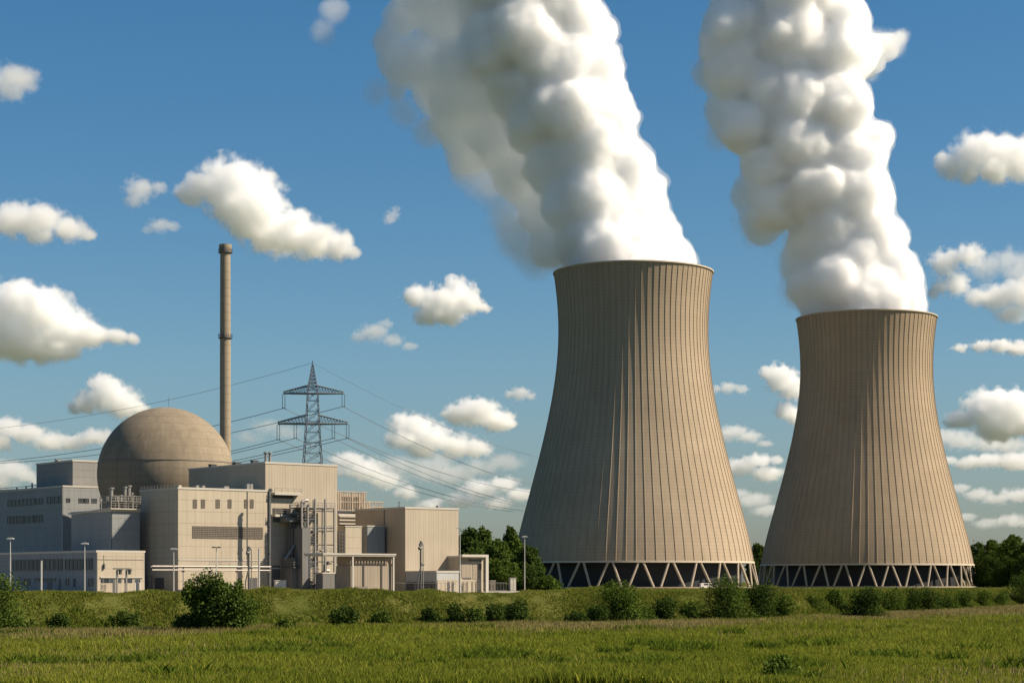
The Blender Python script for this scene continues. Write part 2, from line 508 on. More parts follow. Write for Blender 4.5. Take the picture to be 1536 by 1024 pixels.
# ------------------------------------------------------------------ buildings
ANG = R(38.0)
UX, UY = math.cos(ANG), math.sin(ANG)
VX, VY = -UY, UX
class Bld:
    """an upright block seen over its near corner: local +x runs along the sunlit front, local +y along the shaded left side"""
    def __init__(s, name, label, cat, cpx, Y, rpx, lpx, top, mat, group='power station buildings', trim='trim', th=0.45, z0=0.0, lv=None, lu=None):
        s.cx, s.cy = (cpx - CX) / F * Y, Y
        s.root = empty(name, (s.cx, s.cy, 0), ANG)
        tag(s.root, label, cat, group)
        s.Lu = lu if lu else s.fx(rpx); s.Lv = lv if lv else s.ly(lpx)
        s.H = zat(top, Y) - th
        MB().box(0, s.Lu, 0, s.Lv, z0, s.H).build('wall', mat, s.root)
        if trim:
            MB().box(-.12, s.Lu + .12, -.12, s.Lv + .12, s.H + .002, s.H + th).build('roof', M[trim], s.root)
    def fx(s, px):
        k = (px - CX) / F
        return (k * s.cy - s.cx) / (UX - k * UY)
    def ly(s, px):
        k = (px - CX) / F
        return (k * s.cy - s.cx) / (VX - k * VY)
    def fz(s, px, py): return zat(py, s.cy + s.fx(px) * UY)
    def lz(s, px, py): return zat(py, s.cy + s.ly(px) * VY)
    def frect(s, p0, p1, q0, q1):
        m = (p0 + p1) / 2
        return s.fx(p0), s.fx(p1), s.fz(m, q1), s.fz(m, q0)
    def lrect(s, p0, p1, q0, q1):
        m = (p0 + p1) / 2
        return s.ly(p1), s.ly(p0), s.lz(m, q1), s.lz(m, q0)
    def fbox(s, mb, a, d0, d1): return mb.box(a[0], a[1], -d1, -d0, a[2], a[3])
    def lbox(s, mb, a, d0, d1): return mb.box(-d1, -d0, a[0], a[1], a[2], a[3])
    def window(s, side, px, kind='window', bars=0, frame='dsteel'):
        a = s.frect(*px) if side == 'f' else s.lrect(*px)
        bx = s.fbox if side == 'f' else s.lbox
        w = 0.12; m = MB()
        for q in ((a[0], a[1], a[3] - w, a[3]), (a[0], a[1], a[2], a[2] + w), (a[0], a[0] + w, a[2] + w, a[3] - w), (a[1] - w, a[1], a[2] + w, a[3] - w)):
            bx(m, q, .003, .12)
        if kind == 'louvre':
            n = max(4, int((a[3] - a[2]) / 0.42))
            for i in range(n):
                z = a[2] + w + (a[3] - a[2] - 2 * w) * (i + .25) / n
                bx(m, (a[0] + w, a[1] - w, z, z + (a[3] - a[2]) / n * .45), .05, .1)
        for i in range(bars):
            x = a[0] + (a[1] - a[0]) * (i + 1) / (bars + 1)
            bx(m, (x - .05, x + .05, a[2] + w, a[3] - w), .05, .115)
        f = m.build('louvre' if kind == 'louvre' else 'window', M['louvre'] if kind == 'louvre' else M[frame], s.root)
        bx(MB(), (a[0] + w, a[1] - w, a[2] + w, a[3] - w), .003, .04).build('backing' if kind == 'louvre' else 'pane', M['louvre_d'] if kind == 'louvre' else M['glass'], f)
        return f
    def door(s, side, px, mat='dsteel', name='door'):
        a = s.frect(*px) if side == 'f' else s.lrect(*px)
        (s.fbox if side == 'f' else s.lbox)(MB(), a, .003, .09).build(name, M[mat], s.root)
    def strip(s, mb, side, px, d0=.003, d1=.1):
        a = s.frect(*px) if side == 'f' else s.lrect(*px)
        (s.fbox if side == 'f' else s.lbox)(mb, a, d0, d1)
def railing(m, pts, h=1.1, w=.06, step=1.6):
    for a_, b_ in zip(pts, pts[1:]):
        a_, b_ = Vector(a_), Vector(b_)
        n = max(1, int((b_ - a_).length / step))
        for i in range(n + 1):
            p = a_.lerp(b_, i / n); m.bar(p, p + Vector((0, 0, h)), w)
        for k in (.5, 1.0):
            m.bar(a_ + Vector((0, 0, h * k)), b_ + Vector((0, 0, h * k)), w)

# A: the tall hall in the middle
A = Bld('turbine_hall', 'tallest beige ribbed hall in the middle with a dark left side', 'building', 398, 460, 506, 283, 692, M['beige_v'])
for yv, w in ((26, .9), (14.5, 1.0), (6.5, .7)):
    MB().box(.6, 2.0, yv, yv + w * 1.6, A.H + .45, A.H + .95).box(.4, 2.2, yv - .15, yv + w * 1.6 + .15, A.H + .952, A.H + 1.1).build('roof_vent', M['dsteel'], A.root)
for dx in (0.4, 1.5):
    MB().tube((dx + .3, 1.0, A.H + .45), (dx + .3, 1.0, A.H + 2.4), .3, 12).tube((dx + .3, 1.0, A.H + 2.4), (dx + .3, 1.0, A.H + 2.7), .55, 12).build('roof_flue', M['steel'], A.root, True)
a_ = A.frect(408, 447, 737, 741)
for (q0, q1, dd, nm) in ((739, 742.5, 1.6, 'canopy'), (771.5, 775, 1.8, 'canopy')):
    e = A.frect(407, 447 if q0 < 750 else 434, q0, q1)
    m = A.fbox(MB(), e, .003, dd)
    c = m.build(nm, M['trim'], A.root)
    r_ = MB(); railing(r_, [(e[0], -dd + .1, e[3]), (e[1], -dd + .1, e[3])], 1.0, .07)
    r_.build('railing', M['steel'], c)
A.door('f', (409, 440, 743, 747), 'louvre_d', 'vent_strip')
A.door('f', (409, 434, 762, 771), 'louvre_d', 'vent_strip')
A.door('f', (409, 433, 776, 783), 'dsteel', 'vent_strip')
A.door('f', (408, 420, 848, 888), 'dsteel', 'shutter')
m = MB()
A.strip(m, 'f', (404, 480, 851, 853)); m.build('string_course', M['trim'], A.root); m = MB(); A.strip(m, 'f', (408, 470, 806, 807)); m.build('string_course', M['trim'], A.root)

# B: lower block with louvres
B = Bld('louvred_block', 'beige panelled block with six small louvres and one long louvre', 'building', 267, 446, 400.5, 210, 730, M['beige'])
for (p0, p1) in ((289.6, 295.4), (301.8, 307.4), (323.8, 329.7), (341.9, 347.2), (366.5, 371.9), (375.2, 380.3)):
    B.window('f', (p0, p1, 748.5, 761.5), 'louvre')
B.window('f', (288.6, 394, 789.4, 807.3), 'louvre', 26)
m = MB()
B.strip(m, 'f', (268, 398, 839, 840.5)); m.build('string_course', M['trim'], B.root); m = MB(); B.strip(m, 'f', (268, 396, 849, 850.5)); m.build('string_course', M['trim'], B.root)
B.door('f', (372, 386, 866, 888), 'dsteel')
m = MB(); x_ = B.fx(371); m.tube((x_, -.12, B.fz(371, 850)), (x_, -.12, B.H), .07, 6); m.build('downpipe', M['steel'], B.root)
m = MB()
for x0, x1 in ((296, 300), (305, 309), (338, 345), (372, 376), (377, 381)):
    xa, xb = B.fx(x0), B.fx(x1); m.box(xa, xb, .4, 1.6, B.H + .45, B.H + (1.0 if x0 < 350 else 1.7))
m.build('roof_vent', M['steel'], B.root)
m = MB(); railing(m, [(0, 1.5, B.H + .45), (0, B.Lv - .5, B.H + .45)], .7, .05); m.build('railing', M['steel'], B.root)
MB().box(B.fx(270), B.fx(274), .5, 2, B.H + .45, B.H + .9).build('roof_hatch', M['trim'], B.root)
for p in (221, 228):
    y_ = B.ly(p); MB().box(-.09, -.003, y_ - .25, y_ + .25, 1.0, B.lz(p, 862)).build('drain_strip', M['steel'], B.root)
B.door('l', (233, 246, 866, 884), 'dsteel')

# C: box at the upper left, D: long office block
C_ = Bld('plant_room', 'highest left box behind the office block, touching the dome', 'building', 109, 532, 149, 54.7, 689, M['grey'])
MB().tube((.8, 12, C_.H + .45), (.8, 12, C_.H + 1.3), .3, 10).box(.2, 1.6, 9.5, 11, C_.H + .45, C_.H + .9).build('roof_vent', M['steel'], C_.root)
D = Bld('office_block', 'long grey office block at the left edge with two rows of dark strip windows', 'building', 94.4, 523, 158, -150, 727.5, M['bluegrey'])
for (p0, p1, q0, q1, nb) in ((12, 52.5, 748.5, 758.5, 6), (53.7, 64.2, 747, 756, 1), (70.5, 93.5, 744.2, 754.6, 3), (11.5, 35, 773.8, 784.8, 4), (36.5, 42.2, 773.2, 784, 0), (44.5, 50, 772.8, 783.4, 0), (51, 64, 772, 782.8, 2)):
    D.window('l', (p0, p1, q0, q1), 'window', nb)
for (p0, p1, q0, q1, nb) in ((99.4, 105.3, 746.8, 753, 1), (118, 133.4, 747, 754, 2), (137.6, 145.3, 747.3, 754, 1)):
    D.window('f', (p0, p1, q0, q1), 'window', nb)
m = MB()
for p in (34, 43, 20):
    y_ = D.ly(p); m.tube((1.0, y_, D.H + .45), (1.0, y_, D.H + (1.2 if p != 43 else 1.9)), .22, 8)
m.build('roof_vent', M['steel'], D.root)
m = MB(); m.box(-.1, -.003, .05, .35, 0, D.H); m.build('corner_trim', M['trim'], D.root)

# E: blue-grey block with the steel deck on its roof
E = Bld('annex_block', 'blue-grey annex with a railed steel deck of pipes on its roof', 'building', 168, 450, 209.5, 107, 763.5, M['bluegrey'])
deck = MB()
x0, x1, y0, y1 = -.7, E.Lu - .15, -.9, 4.6
zt = E.H + .46
deck.box(x0, x1, y0, y1, zt, zt + .25)
dk = deck.build('deck', M['trim'], E.root)
m = MB()
for h in (zt + .25, zt + 1.9):
    railing(m, [(x0, y1, h), (x0, y0, h), (x1, y0, h), (x1, y1, h)], 1.1, .09, 1.0)
m.box(x0, x1, y0, y1, zt + 1.75, zt + 1.9)
for xx in np.linspace(x0 + .1, x1 - .1, 5):
    for yy in (y0 + .1, y1 - .1):
        m.bar((xx, yy, zt + .25), (xx, yy, zt + 3.0), .16)
m.build('railing', M['steel'], dk)
for xx, hh, rr_ in ((x0 + 1.2, 4.6, .45), (x0 + 2.6, 2.6, .35), (x0 + 4.6, 4.9, .4), (x0 + 5.6, 5.2, .45), (x0 + 3.6, 3.0, .3), (x0 + 6.3, 3.6, .3)):
    t_ = MB().tube((xx, 1.4, zt + .25), (xx, 1.4, zt + hh), rr_, 10).tube((xx, 1.4, zt + hh), (xx, 1.4, zt + hh + .35), rr_ * 1.5, 10)
    t_.tube((xx, 1.4, zt + hh * .6), (xx + .9, .2, zt + hh * .6), rr_ * .5, 8)
    t_.build('vent_stack', M['steel'], dk, True)
pp = MB(); pp.path([(-.15, E.ly(107) + 1.2, E.H + .1), (-.15, E.ly(110), E.H - .1), (-.15, .3, E.H + .7)], .2, 8); pp.build('edge_pipe', M['trim'], E.root, True)
m = MB().box(-.08, -.003, .02, .3, 0, E.H); m.build('corner_trim', M['dsteel'], E.root)

# F: low front building at the left
Fb = Bld('workshop_building', 'low flat-roofed workshop at the far left front with a lit end of garage doors', 'building', 144.7, 418, 217, -150, 824.7, M['bluegrey'])
wl = MB()
Fb.door('f', (145.5, 216, 826, 889), 'trim', 'end_wall')
bpy.data.objects.remove(wl.build('tmp', M['trim']), do_unlink=True)
ew = [o for o in Fb.root.children if o.name.startswith('end_wall')][0]
ew.data.materials.clear(); ew.data.materials.append(M['beige'])
for (p0, p1, q0, q1, nb) in ((19.5, 94, 838.5, 855, 11), (98, 122, 838, 854.5, 3), (124, 139.5, 837.5, 854, 2), (26.5, 31, 867, 878, 0), (36.5, 45, 867, 878, 1), (53, 84, 866.5, 871, 4), (99, 103.5, 867, 878, 0), (111, 113, 867, 880, 0), (133, 140, 867, 879, 0)):
    Fb.window('l', (p0, p1, q0, q1), 'window', nb)
for (p0, p1) in ((71, 77.5), (88, 91)):
    Fb.door('l', (p0, p1, 867, 889), 'dsteel')
def on_end(px, name, mat, d0=.1, d1=.16):
    return Fb.fbox(MB(), Fb.frect(*px), d0, d1).build(name, M[mat], Fb.root)
for (p0, p1) in ((151, 171), (176, 182), (186.5, 198)):
    on_end((p0, p1, 867.5, 873.5), 'transom_window', 'glass')
    on_end((p0, p1, 874, 889), 'garage_door', 'beige_v')
on_end((168.5, 172.5, 868, 889), 'door', 'dsteel', .161, .2)
for (p0, p1) in ((201, 211),):
    f_ = on_end((p0, p1, 867, 887), 'window', 'trim')
    on_end((p0 + 1, p1 - 1, 868, 873), 'pane', 'glass', .161, .2).parent = f_
    on_end((p0 + 2.5, p1 - 2.5, 873.5, 886), 'pane', 'glass', .161, .2).parent = f_
on_end((150, 214, 864.8, 866.3), 'lintel', 'trim', .1, .35)
on_end((145.8, 215, 838.6, 839.4), 'string_course', 'louvre', .1, .15)
on_end((154.6, 156.2, 845, 853), 'wall_lamp', 'dsteel', .1, .5)
on_end((155.2, 155.7, 832, 845), 'cable_conduit', 'dsteel', .1, .15)
m = MB()
for k in range(4):
    xa = Fb.fx(153), Fb.fx(158); z_ = Fb.fz(155, 888 - k * 3.5); m.bar((xa[0], -.3, z_), (xa[1], -.3, z_), .06)
for x_ in (Fb.fx(153), Fb.fx(158)): m.bar((x_, -.3, 1.0), (x_, -.3, Fb.fz(155, 875)), .06)
m.build('ladder', M['dsteel'], Fb.root)

# G: right block, H: its low annex, J: gatehouse portal
G = Bld('ribbed_block', 'big beige ribbed cube-like block near the right end of the plant', 'building', 607.8, 480, 687.9, 533, 759.6, M['beige_v'])
m = MB().box(-.09, -.003, G.ly(577), G.ly(576), 0, G.H); m.build('side_joint', M['dsteel'], G.root)
m = MB().tube((1, 4, G.H + .45), (1, 4, G.H + 1.9), .09, 6).bar((.5, 4, G.H + 1.6), (1.5, 4, G.H + 1.6), .1).bar((.6, 4, G.H + .9), (1.4, 4, G.H + .45), .1)
m.build('roof_mast', M['dsteel'], G.root)
MB().tube((G.fx(660), 1.2, G.H + .45), (G.fx(660), 1.2, G.H + 1.0), .25, 8).build('roof_vent', M['dsteel'], G.root, True)
H_ = Bld('low_annex', 'low white ribbed annex below the big ribbed cube-like block, glazed along its shaded side', 'building', 655, 470, 688, 608, 855.5, M['white_v'])
H_.window('l', (610, 653, 872, 887), 'window', 6)
H_.door('f', (656, 687, 869, 889), 'beige', 'base_wall')
for (p0, p1) in ((671, 674), (677.5, 680)):
    MB().box(H_.fx(p0), H_.fx(p1), -.2, -.092, 0, H_.fz(p0, 872)).build('door', M['dsteel'], H_.root)
J = Bld('gate_building', 'small beige building under a pale portal frame at the right end of the plant', 'building', 689, 484, 725, 686, 833, M['beige'], lv=6.0)
m = MB()
m.box(-.3, J.fx(727), -1.6, .0 - .003, J.H + .15, J.H + .75)
m.box(J.fx(723), J.fx(727), -1.6, -1.0, 0, J.H + .148)
m.build('portal_frame', M['trim'], J.root)
for (p0, p1, q0, q1, mt) in ((692, 707, 836, 866, 'tan'), (709, 720, 845, 868, 'tan')):
    J.door('f', (p0, p1, q0, q1), mt, 'wall_panel')
J.door('f', (702, 722, 838.5, 841.5), 'dsteel', 'pipe_tray'); J.door('f', (718, 722, 845, 854), 'dsteel', 'switch_box')
J.door('f', (694, 707, 866.5, 868), 'dsteel', 'ledge')
for p in (694, 700, 707.5, 713): J.door('f', (p, p + 2, 872, 888), 'louvre', 'door')

# K: canopy pavilion
K = Bld('pavilion', 'low pavilion with a broad flat canopy and tan wall panels, right of the stair tower', 'building', 525, 440, 588, 504, 845, M['tan'], trim=None)
zt = zat(829.5, 440)
canopy = MB().box(K.fx(482), K.fx(590), -.8, K.Lv + 1.2, zt - .62, zt - .33).box(K.fx(482) - .15, K.fx(590) + .15, -.95, K.Lv + 1.35, zt - .328, zt)
canopy.build('canopy', M['trim'], K.root)
m = MB()
for x_ in np.linspace(.1, K.Lu - .1, 15):
    m.bar((x_, .15, K.H + .45), (x_, .15, zt - .63), .12)
    m.bar((x_, .15, K.H + .45), (x_ + .5, .15, zt - .63), .07)
for x_ in np.linspace(.1, K.Lv - .1, 5): m.bar((.15, x_, K.H + .45), (.15, x_, zt - .63), .12)
m.build('clerestory', M['rust'], K.root)
MB().box(.5, K.Lu - .3, 1.0, K.Lv - .5, K.H + .01, zt - .64).build('upper_wall', M['rust'], K.root)
m = MB()
for p in (527, 588): m.box(K.fx(p) - .18, K.fx(p) + .18, -.7, -.34, 0, zt - .622)
m.build('column', M['trim'], K.root)
m = MB()
for p in (545, 572): K.strip(m, 'f', (p - 1.2, p + 1.2, 847, 884), .003, .12)
m.build('panel_gap', M['louvre_d'], K.root)
MB().box(K.fx(531), K.fx(548), -.9, -.2, .1, 1.5).build('equipment_box', M['louvre'], K.root)
LW = Bld('low_shelter', 'low dark shelter with a pale flat roof between the stair tower and the tan pavilion', 'building', 484, 456, 505, 478, 858, M['slate'], lv=3.0, th=.35)

# L: blocks in the gap behind
L1 = Bld('rear_block', 'dark rear block with weathered screens on its roof', 'building', 534, 535, 606, 500, 766, M['slate'], lv=14.0)
L1b = Bld('side_block', 'narrow beige block right behind the tallest hall with a pale ledge', 'building', 508, 500, 535, 500, 770, M['beige'], lv=10, lu=9.0)
L2 = Bld('panelled_box', 'beige box with three wide panel bands behind the pavilion canopy', 'building', 518, 473, 542.5, 512, 788, M['beige'], lv=5.0, th=.25)
L3 = Bld('blue_box', 'small blue-grey box tucked against the left side of the big ribbed cube-like block', 'building', 551, 482, 577, 542, 787.5, M['bluegrey'], lv=6.0, th=.25)
m = MB()
zt = L1.H + .46
for (xa, xb, h) in ((-5.5, 4.2, 5.2), (4.2, 9.5, 2.6)):
    for x_ in np.arange(xa, xb, .55):
        m.bar((x_, 1.0, zt), (x_, 1.0, zt + h * (0.92 + .08 * rnd.random())), .16 if rnd.random() < .7 else .34)
    for k in (.02, .45, .97): m.bar((xa, 1.0, zt + h * k), (xb, 1.0, zt + h * k), .22)
m.build('roof_screen', M['rust'], L1.root)
m = MB()
for (xa, xb, h) in ((-5.5, 4.0, 4.6),):
    m.box(xa, xb, 2.2, 2.4, zt, zt + h)
m.build('screen_panel', M['rust'], L1.root)
MB().box(-5.5, 4.2, .6, 2.6, zt - .3, zt - .001).build('screen_base', M['dsteel'], L1.root)
m = MB()
for k in range(3):
    z_ = L1b.H - 2.2 + k * .9
    m.box(-.1, 7.5, -.6, -.003, z_, z_ + .35)
m.build('ledge', M['trim'], L1b.root)
m = MB()
zc_ = zat(795, 460)
for z_ in np.arange(3, zc_, .8):
    m.bar((0, 0, z_), (1.3, 0, z_), .1)
for x_ in (0, 1.3):
    m.bar((x_, 0, 0), (x_, 0, zc_), .16); m.bar((x_, .8, 0), (x_, .8, zc_), .16)
lt = m.build('ladder_tower', M['dsteel']); p_ = at(513, 885, 458); lt.location = (p_.x - .6, 458, 0); lt.rotation_euler = (0, 0, ANG)
tag(lt, 'narrow dark ladder frame between the tallest hall and the beige panelled box', 'ladder')

# ------------------------------------------------------------------ reactor dome, chimney
rd_ = empty('reactor_building', ((248.5 - CX) / F * 508, 508, 0)); tag(rd_, 'weathered tan concrete reactor dome between the office block and the chimney', 'reactor dome', 'power station buildings')
Rd = 101.0 / F * 508; zd = zat(712, 508)
prof = [(Rd * .93, 0.0)] + [(Rd * math.cos(t), zd + Rd * math.sin(t)) for t in np.linspace(-R(22), R(90), 44)]
prof[-1] = (0.02, prof[-1][1])
MB().lathe(prof, 144).build('dome', M['dome'], rd_, True)
MB().lathe([(Rd * math.cos(R(9.6)) - .02, zd + Rd * math.sin(R(9.6))), (Rd * math.cos(R(9.6)) + .14, zd + Rd * math.sin(R(9.6))), (Rd * math.cos(R(10.6)) + .14, zd + Rd * math.sin(R(10.6))), (Rd * math.cos(R(10.6)) - .02, zd + Rd * math.sin(R(10.6)))], 144).build('seam_band', M['louvre'], rd_)
MB().tube((0.8, 0, zd + Rd - .1), (0.8, 0, zd + Rd + 2.6), .05, 6).build('antenna', M['dsteel'], rd_)

ch = empty('chimney', ((338 - CX) / F * 590, 590, 0)); tag(ch, 'tall slender concrete chimney with two dark gallery rings behind the dome', 'chimney')
k_ = 590 / F
zt = zat(367, 590); z2 = zat(380, 590); z3 = zat(507, 590)
MB().lathe([(8.6 * k_, 0), (8.0 * k_, z3), (7.6 * k_, zt - 2.4), (7.6 * k_, zt - 2.39)], 40).build('shaft', M['chimney'], ch, True)
MB().lathe([(7.62 * k_, zt - 2.4), (8.9 * k_, zt - 2.2), (9.4 * k_, zt - .7), (9.4 * k_, zt), (7.4 * k_, zt), (7.4 * k_, zt - 1.5), (.02, zt - 1.5)], 40).build('cap', M['chimney'], ch, True)
for z_ in (z2 + .2, z3):
    m = MB().lathe([(7.6 * k_, z_ - .35), (10.6 * k_, z_ - .1), (10.6 * k_, z_ + .08), (7.6 * k_, z_ + .08)], 32)
    for i in range(20):
        t = 2 * math.pi * i / 20; c_, s_ = math.cos(t) * 10.5 * k_, math.sin(t) * 10.5 * k_
        m.bar((c_, s_, z_ + .08), (c_, s_, z_ + 1.1), .07)
    for hh in (.6, 1.1):
        m.lathe([(10.45 * k_, z_ + hh - .05), (10.6 * k_, z_ + hh - .05), (10.6 * k_, z_ + hh + .05), (10.45 * k_, z_ + hh + .05)], 32)
    m.build('gallery', M['dsteel'], ch)

# ------------------------------------------------------------------ pylon and its wires
PY = 700.0
py0 = empty('transmission_tower', ((469 - CX) / F * PY, PY, 0)); tag(py0, 'dark steel lattice pylon with two crossarms behind the tallest hall', 'pylon')
kk = PY / F
def pz(y): return zat(y, PY)
lev = [(0.0, 21.0), (pz(692), 13.5), (pz(640), 10.0), (pz(585), 7.2), (pz(545), 0.6)]
def hw(z):
    return float(np.interp(z, [a for a, _ in lev], [b for _, b in lev])) * kk
m = MB(); br = MB()
top = pz(544)
zs = list(np.concatenate([np.linspace(0, pz(585), 20), np.linspace(pz(585), pz(547), 8)[1:]]))
for sx in (-1, 1):
    for sy in (-1, 1):
        for z0_, z1_ in zip(zs, zs[1:]):
            m.bar((sx * hw(z0_), sy * hw(z0_), z0_), (sx * hw(z1_), sy * hw(z1_), z1_), .27)
m.bar((0, 0, pz(548)), (0, 0, pz(541)), .3)
for z0_, z1_ in zip(zs, zs[1:]):
    for (p, q) in (((-1, -1), (1, -1)), ((1, -1), (1, 1)), ((1, 1), (-1, 1)), ((-1, 1), (-1, -1))):
        h0, h1 = hw(z0_), hw(z1_)
        br.bar((p[0] * h0, p[1] * h0, z0_), (q[0] * h1, q[1] * h1, z1_), .13)
        br.bar((q[0] * h0, q[1] * h0, z0_), (p[0] * h1, p[1] * h1, z1_), .13)
        br.bar((p[0] * h1, p[1] * h1, z1_), (q[0] * h1, q[1] * h1, z1_), .15)
m.build('mast', M['pylon'], py0); br.build('lattice_bracing', M['pylon'], py0)
arms = []
for (yb, ya, x0, x1) in ((590, 578, -44.0, 46.5), (635.5, 622, -52.0, 53.0)):
    m = MB(); zb, za = pz(yb), pz(ya); w = hw(zb)
    for x in (x0 * kk, x1 * kk):
        sgn = 1 if x > 0 else -1
        for sy in (-1, 1):
            m.bar((sgn * w, sy * w, zb), (x, sy * .25, zb), .36)
            m.bar((sgn * w * .8, sy * w, za), (x, sy * .25, zb + .6), .26)
        n = 9
        for i in range(n):
            f0, f1 = i / n, (i + .5) / n
            xa, xb = sgn * w + (x - sgn * w) * f0, sgn * w + (x - sgn * w) * f1
            ha = za + (zb + .6 - za) * f1; wy = w * (1 - f0)
            for sy in (-1, 1):
                m.bar((xa, sy * wy, zb), (xb, sy * w * (1 - f1), ha), .12)
                m.bar((xb, sy * w * (1 - f1), ha), (sgn * w + (x - sgn * w) * (i + 1) / n, sy * w * (1 - (i + 1) / n), zb), .12)
            m.bar((xa, -wy, zb), (xb, w * (1 - f1), zb), .12)
    for sy in (-1, 1): m.bar((-w, sy * w, zb), (w, sy * w, zb), .36)
    m.build('crossarm', M['pylon'], py0)
att = []
for (x, y0_, y1_) in ((-43.5, 591, 612), (46, 591, 609.5), (-51.5, 636.5, 659), (-26, 636.5, 657), (31, 636.5, 657), (52.5, 636.5, 657)):
    m = MB(); zt, zb = pz(y0_), pz(y1_)
    for dx in (-.45, .45):
        n = 12
        for i in range(n):
            za_, zb_ = zt + (zb - zt) * i / n, zt + (zb - zt) * (i + 1) / n
            m.tube((x * kk + dx, 0, za_), (x * kk + dx, 0, zb_ + .1), .20, 6, .08)
    m.bar((x * kk - .6, 0, zb), (x * kk + .6, 0, zb), .2)
    m.build('insulator', M['pylon'], py0)
    att.append((x, pz(y1_)))
X0 = (469 - CX) / F * PY
def cable(p, q, sag, r, label):
    n = 26; pts = []
    for i in range(n + 1):
        t = i / n; v = Vector(p).lerp(Vector(q), t); v.z -= sag * 4 * t * (1 - t); pts.append(v)
    o = MB().path(pts, r, 5).build('power_cable', M['wire'])
    tag(o, label, 'power cable', 'power lines on the pylon')
RX, RY, LX, LY = (965 - CX) / F * 1320, 1320.0, (-420 - CX) / F * 930, 930.0
names = {-43.5: 'upper left arm', 46: 'upper right arm', -51.5: 'lower left arm tip', -26: 'inner lower left arm', 31: 'inner lower right arm', 52.5: 'lower right arm tip'}
for x, z in att:
    cable((X0 + x * kk, PY, z), (RX + x * kk * .8, RY, z + 2), 15, .105, 'grey cable sagging right from the %s of the pylon' % names[x])
    cable((X0 + x * kk, PY, z), (LX + x * kk * .8, LY, z + 2), 14, .105, 'grey cable sagging left from the %s of the pylon' % names[x])
cable((X0, PY, top), (RX, RY, top + 1), 13, .06, 'thin earth wire from the pylon peak sagging down to the right')
cable((X0, PY, top), (LX, LY, top - 4), 13, .06, 'thin earth wire from the pylon peak sagging left behind the chimney')

# ------------------------------------------------------------------ steel stair tower, pipes, tall duct
st = empty('stair_tower', (A.cx, A.cy, 0), ANG); tag(st, 'open steel stair tower in front of the tallest hall', 'stair tower')
def ax(p): return A.fx(p)
bays = [ax(432), ax(441), ax(452), ax(467), ax(480.5)]
tops = [756, 760, 748, 748, 761]
yf, yb = -6.0, -1.0
for x_, tp in zip(bays, tops):
    for y_ in (yf, yb):
        MB().bar((x_, y_, 0), (x_, y_, zat(tp, 462)), .36).build('post', M['steel'], st)
plv = [761, 778, 795, 812, 829, 850, 870]
for i, pl in enumerate(plv):
    z_ = zat(pl, 462)
    xs_ = (bays[0] - (2.2 if i in (2, 5) else .3), bays[2] + .2) if i % 2 else (bays[0] - .2, bays[4] + .2)
    m = MB().box(xs_[0], xs_[1], yf - .1, yb + .1, z_ - .22, z_)
    pf = m.build('platform', M['dsteel'], st)
    m = MB(); railing(m, [(xs_[0], yf, z_), (xs_[1], yf, z_)], 1.1, .08, 1.1); railing(m, [(xs_[0], yb, z_), (xs_[0], yf, z_)], 1.1, .08, 1.1)
    m.build('railing', M['steel'], pf)
m = MB()
zl = [zat(p, 462) for p in plv] + [0.2]
for i in range(len(plv)):
    za_, zb_ = zl[i], zl[i + 1]
    if i % 2: m.bar((bays[0], yf, zb_), (bays[1], yf, za_), .16); m.bar((bays[0], yf, za_), (bays[1], yf, zb_), .16)
    else: m.bar((bays[1], yf, zb_), (bays[2], yf, za_), .16); m.bar((bays[2], yf, zb_), (bays[3], yb, za_), .14)
    m.bar((bays[0], yb, zb_), (bays[1], yb, za_), .14)
m.build('brace', M['steel'], st)
m = MB()
for k, pl in enumerate(np.linspace(766, 884, 15)):
    z_ = zat(pl, 462)
    for y_ in (yf, (yf + yb) / 2, yb):
        m.bar((bays[0] - .4, y_, z_), (bays[2] + .3, y_, z_), .13)
    if k % 3 == 0: m.bar((bays[2], yf, z_), (bays[4], yf, z_), .2)
    for x_ in bays[:3]: m.bar((x_, yf, z_), (x_, yb, z_), .13)
    if k < 14:
        z2_ = zat(pl + 8.4, 462); sg = k % 2
        m.bar((bays[sg], yf - .05, z2_), (bays[sg + 1], yf - .05, z_), .12)
        m.bar((bays[1 - sg], yb, z2_), (bays[2 - sg], yb, z_), .12)
for x_ in (bays[0] - 1.5, bays[0] - .7, bays[1] - .6, bays[1] + .55, bays[2] - .5):
    m.bar((x_, -3.4, 0), (x_, -3.4, zat(770 + 9 * (x_ - bays[0]), 462)), .18)
m.build('lattice', M['dsteel'], st)
for i in range(len(plv)):
    za_, zb_ = zl[i], zl[i + 1]
    xa, xb = (bays[0] + .3, bays[2] - .3) if i % 2 else (bays[2] - .3, bays[0] + .3)
    m = MB()
    for yy in (-3.4, -2.2): m.bar((xa, yy, zb_), (xb, yy, za_), .22)
    for k in range(9):
        p = Vector((xa, -3.4, zb_)).lerp(Vector((xb, -3.4, za_)), (k + .5) / 9); m.box(p.x - .16, p.x + .16, -3.4, -2.2, p.z - .03, p.z + .03)
    for yy in (-3.4, -2.2): m.bar((xa, yy, zb_ + 1), (xb, yy, za_ + 1), .07)
    m.build('stair_flight', M['steel'], st)
for (x_, y_, t_, r_) in ((bays[1] + .5, -4.8, 765, .28), (bays[1] + 1.0, -1.8, 752, .35), (bays[2] + .7, -2.2, 800, .3), (bays[3] - .8, -3.5, 828, .25), (bays[3] + .9, -4.5, 846, .4), (bays[3] + 1.6, -2.5, 858, .45)):
    z_ = zat(t_, 462)
    MB().path([(x_, y_, 0), (x_, y_, z_), (x_ + .9, y_, z_ + .4), (x_ + 1.6, y_, z_ + .4)], r_, 10).build('pipe', M['pipe'], st, True)
MB().path([(bays[0] - 3.2, -4, zat(839, 462)), (bays[0] - .5, -4, zat(816, 462)), (bays[1], -4, zat(800, 462))], .35, 10).build('pipe', M['pipe'], st, True)
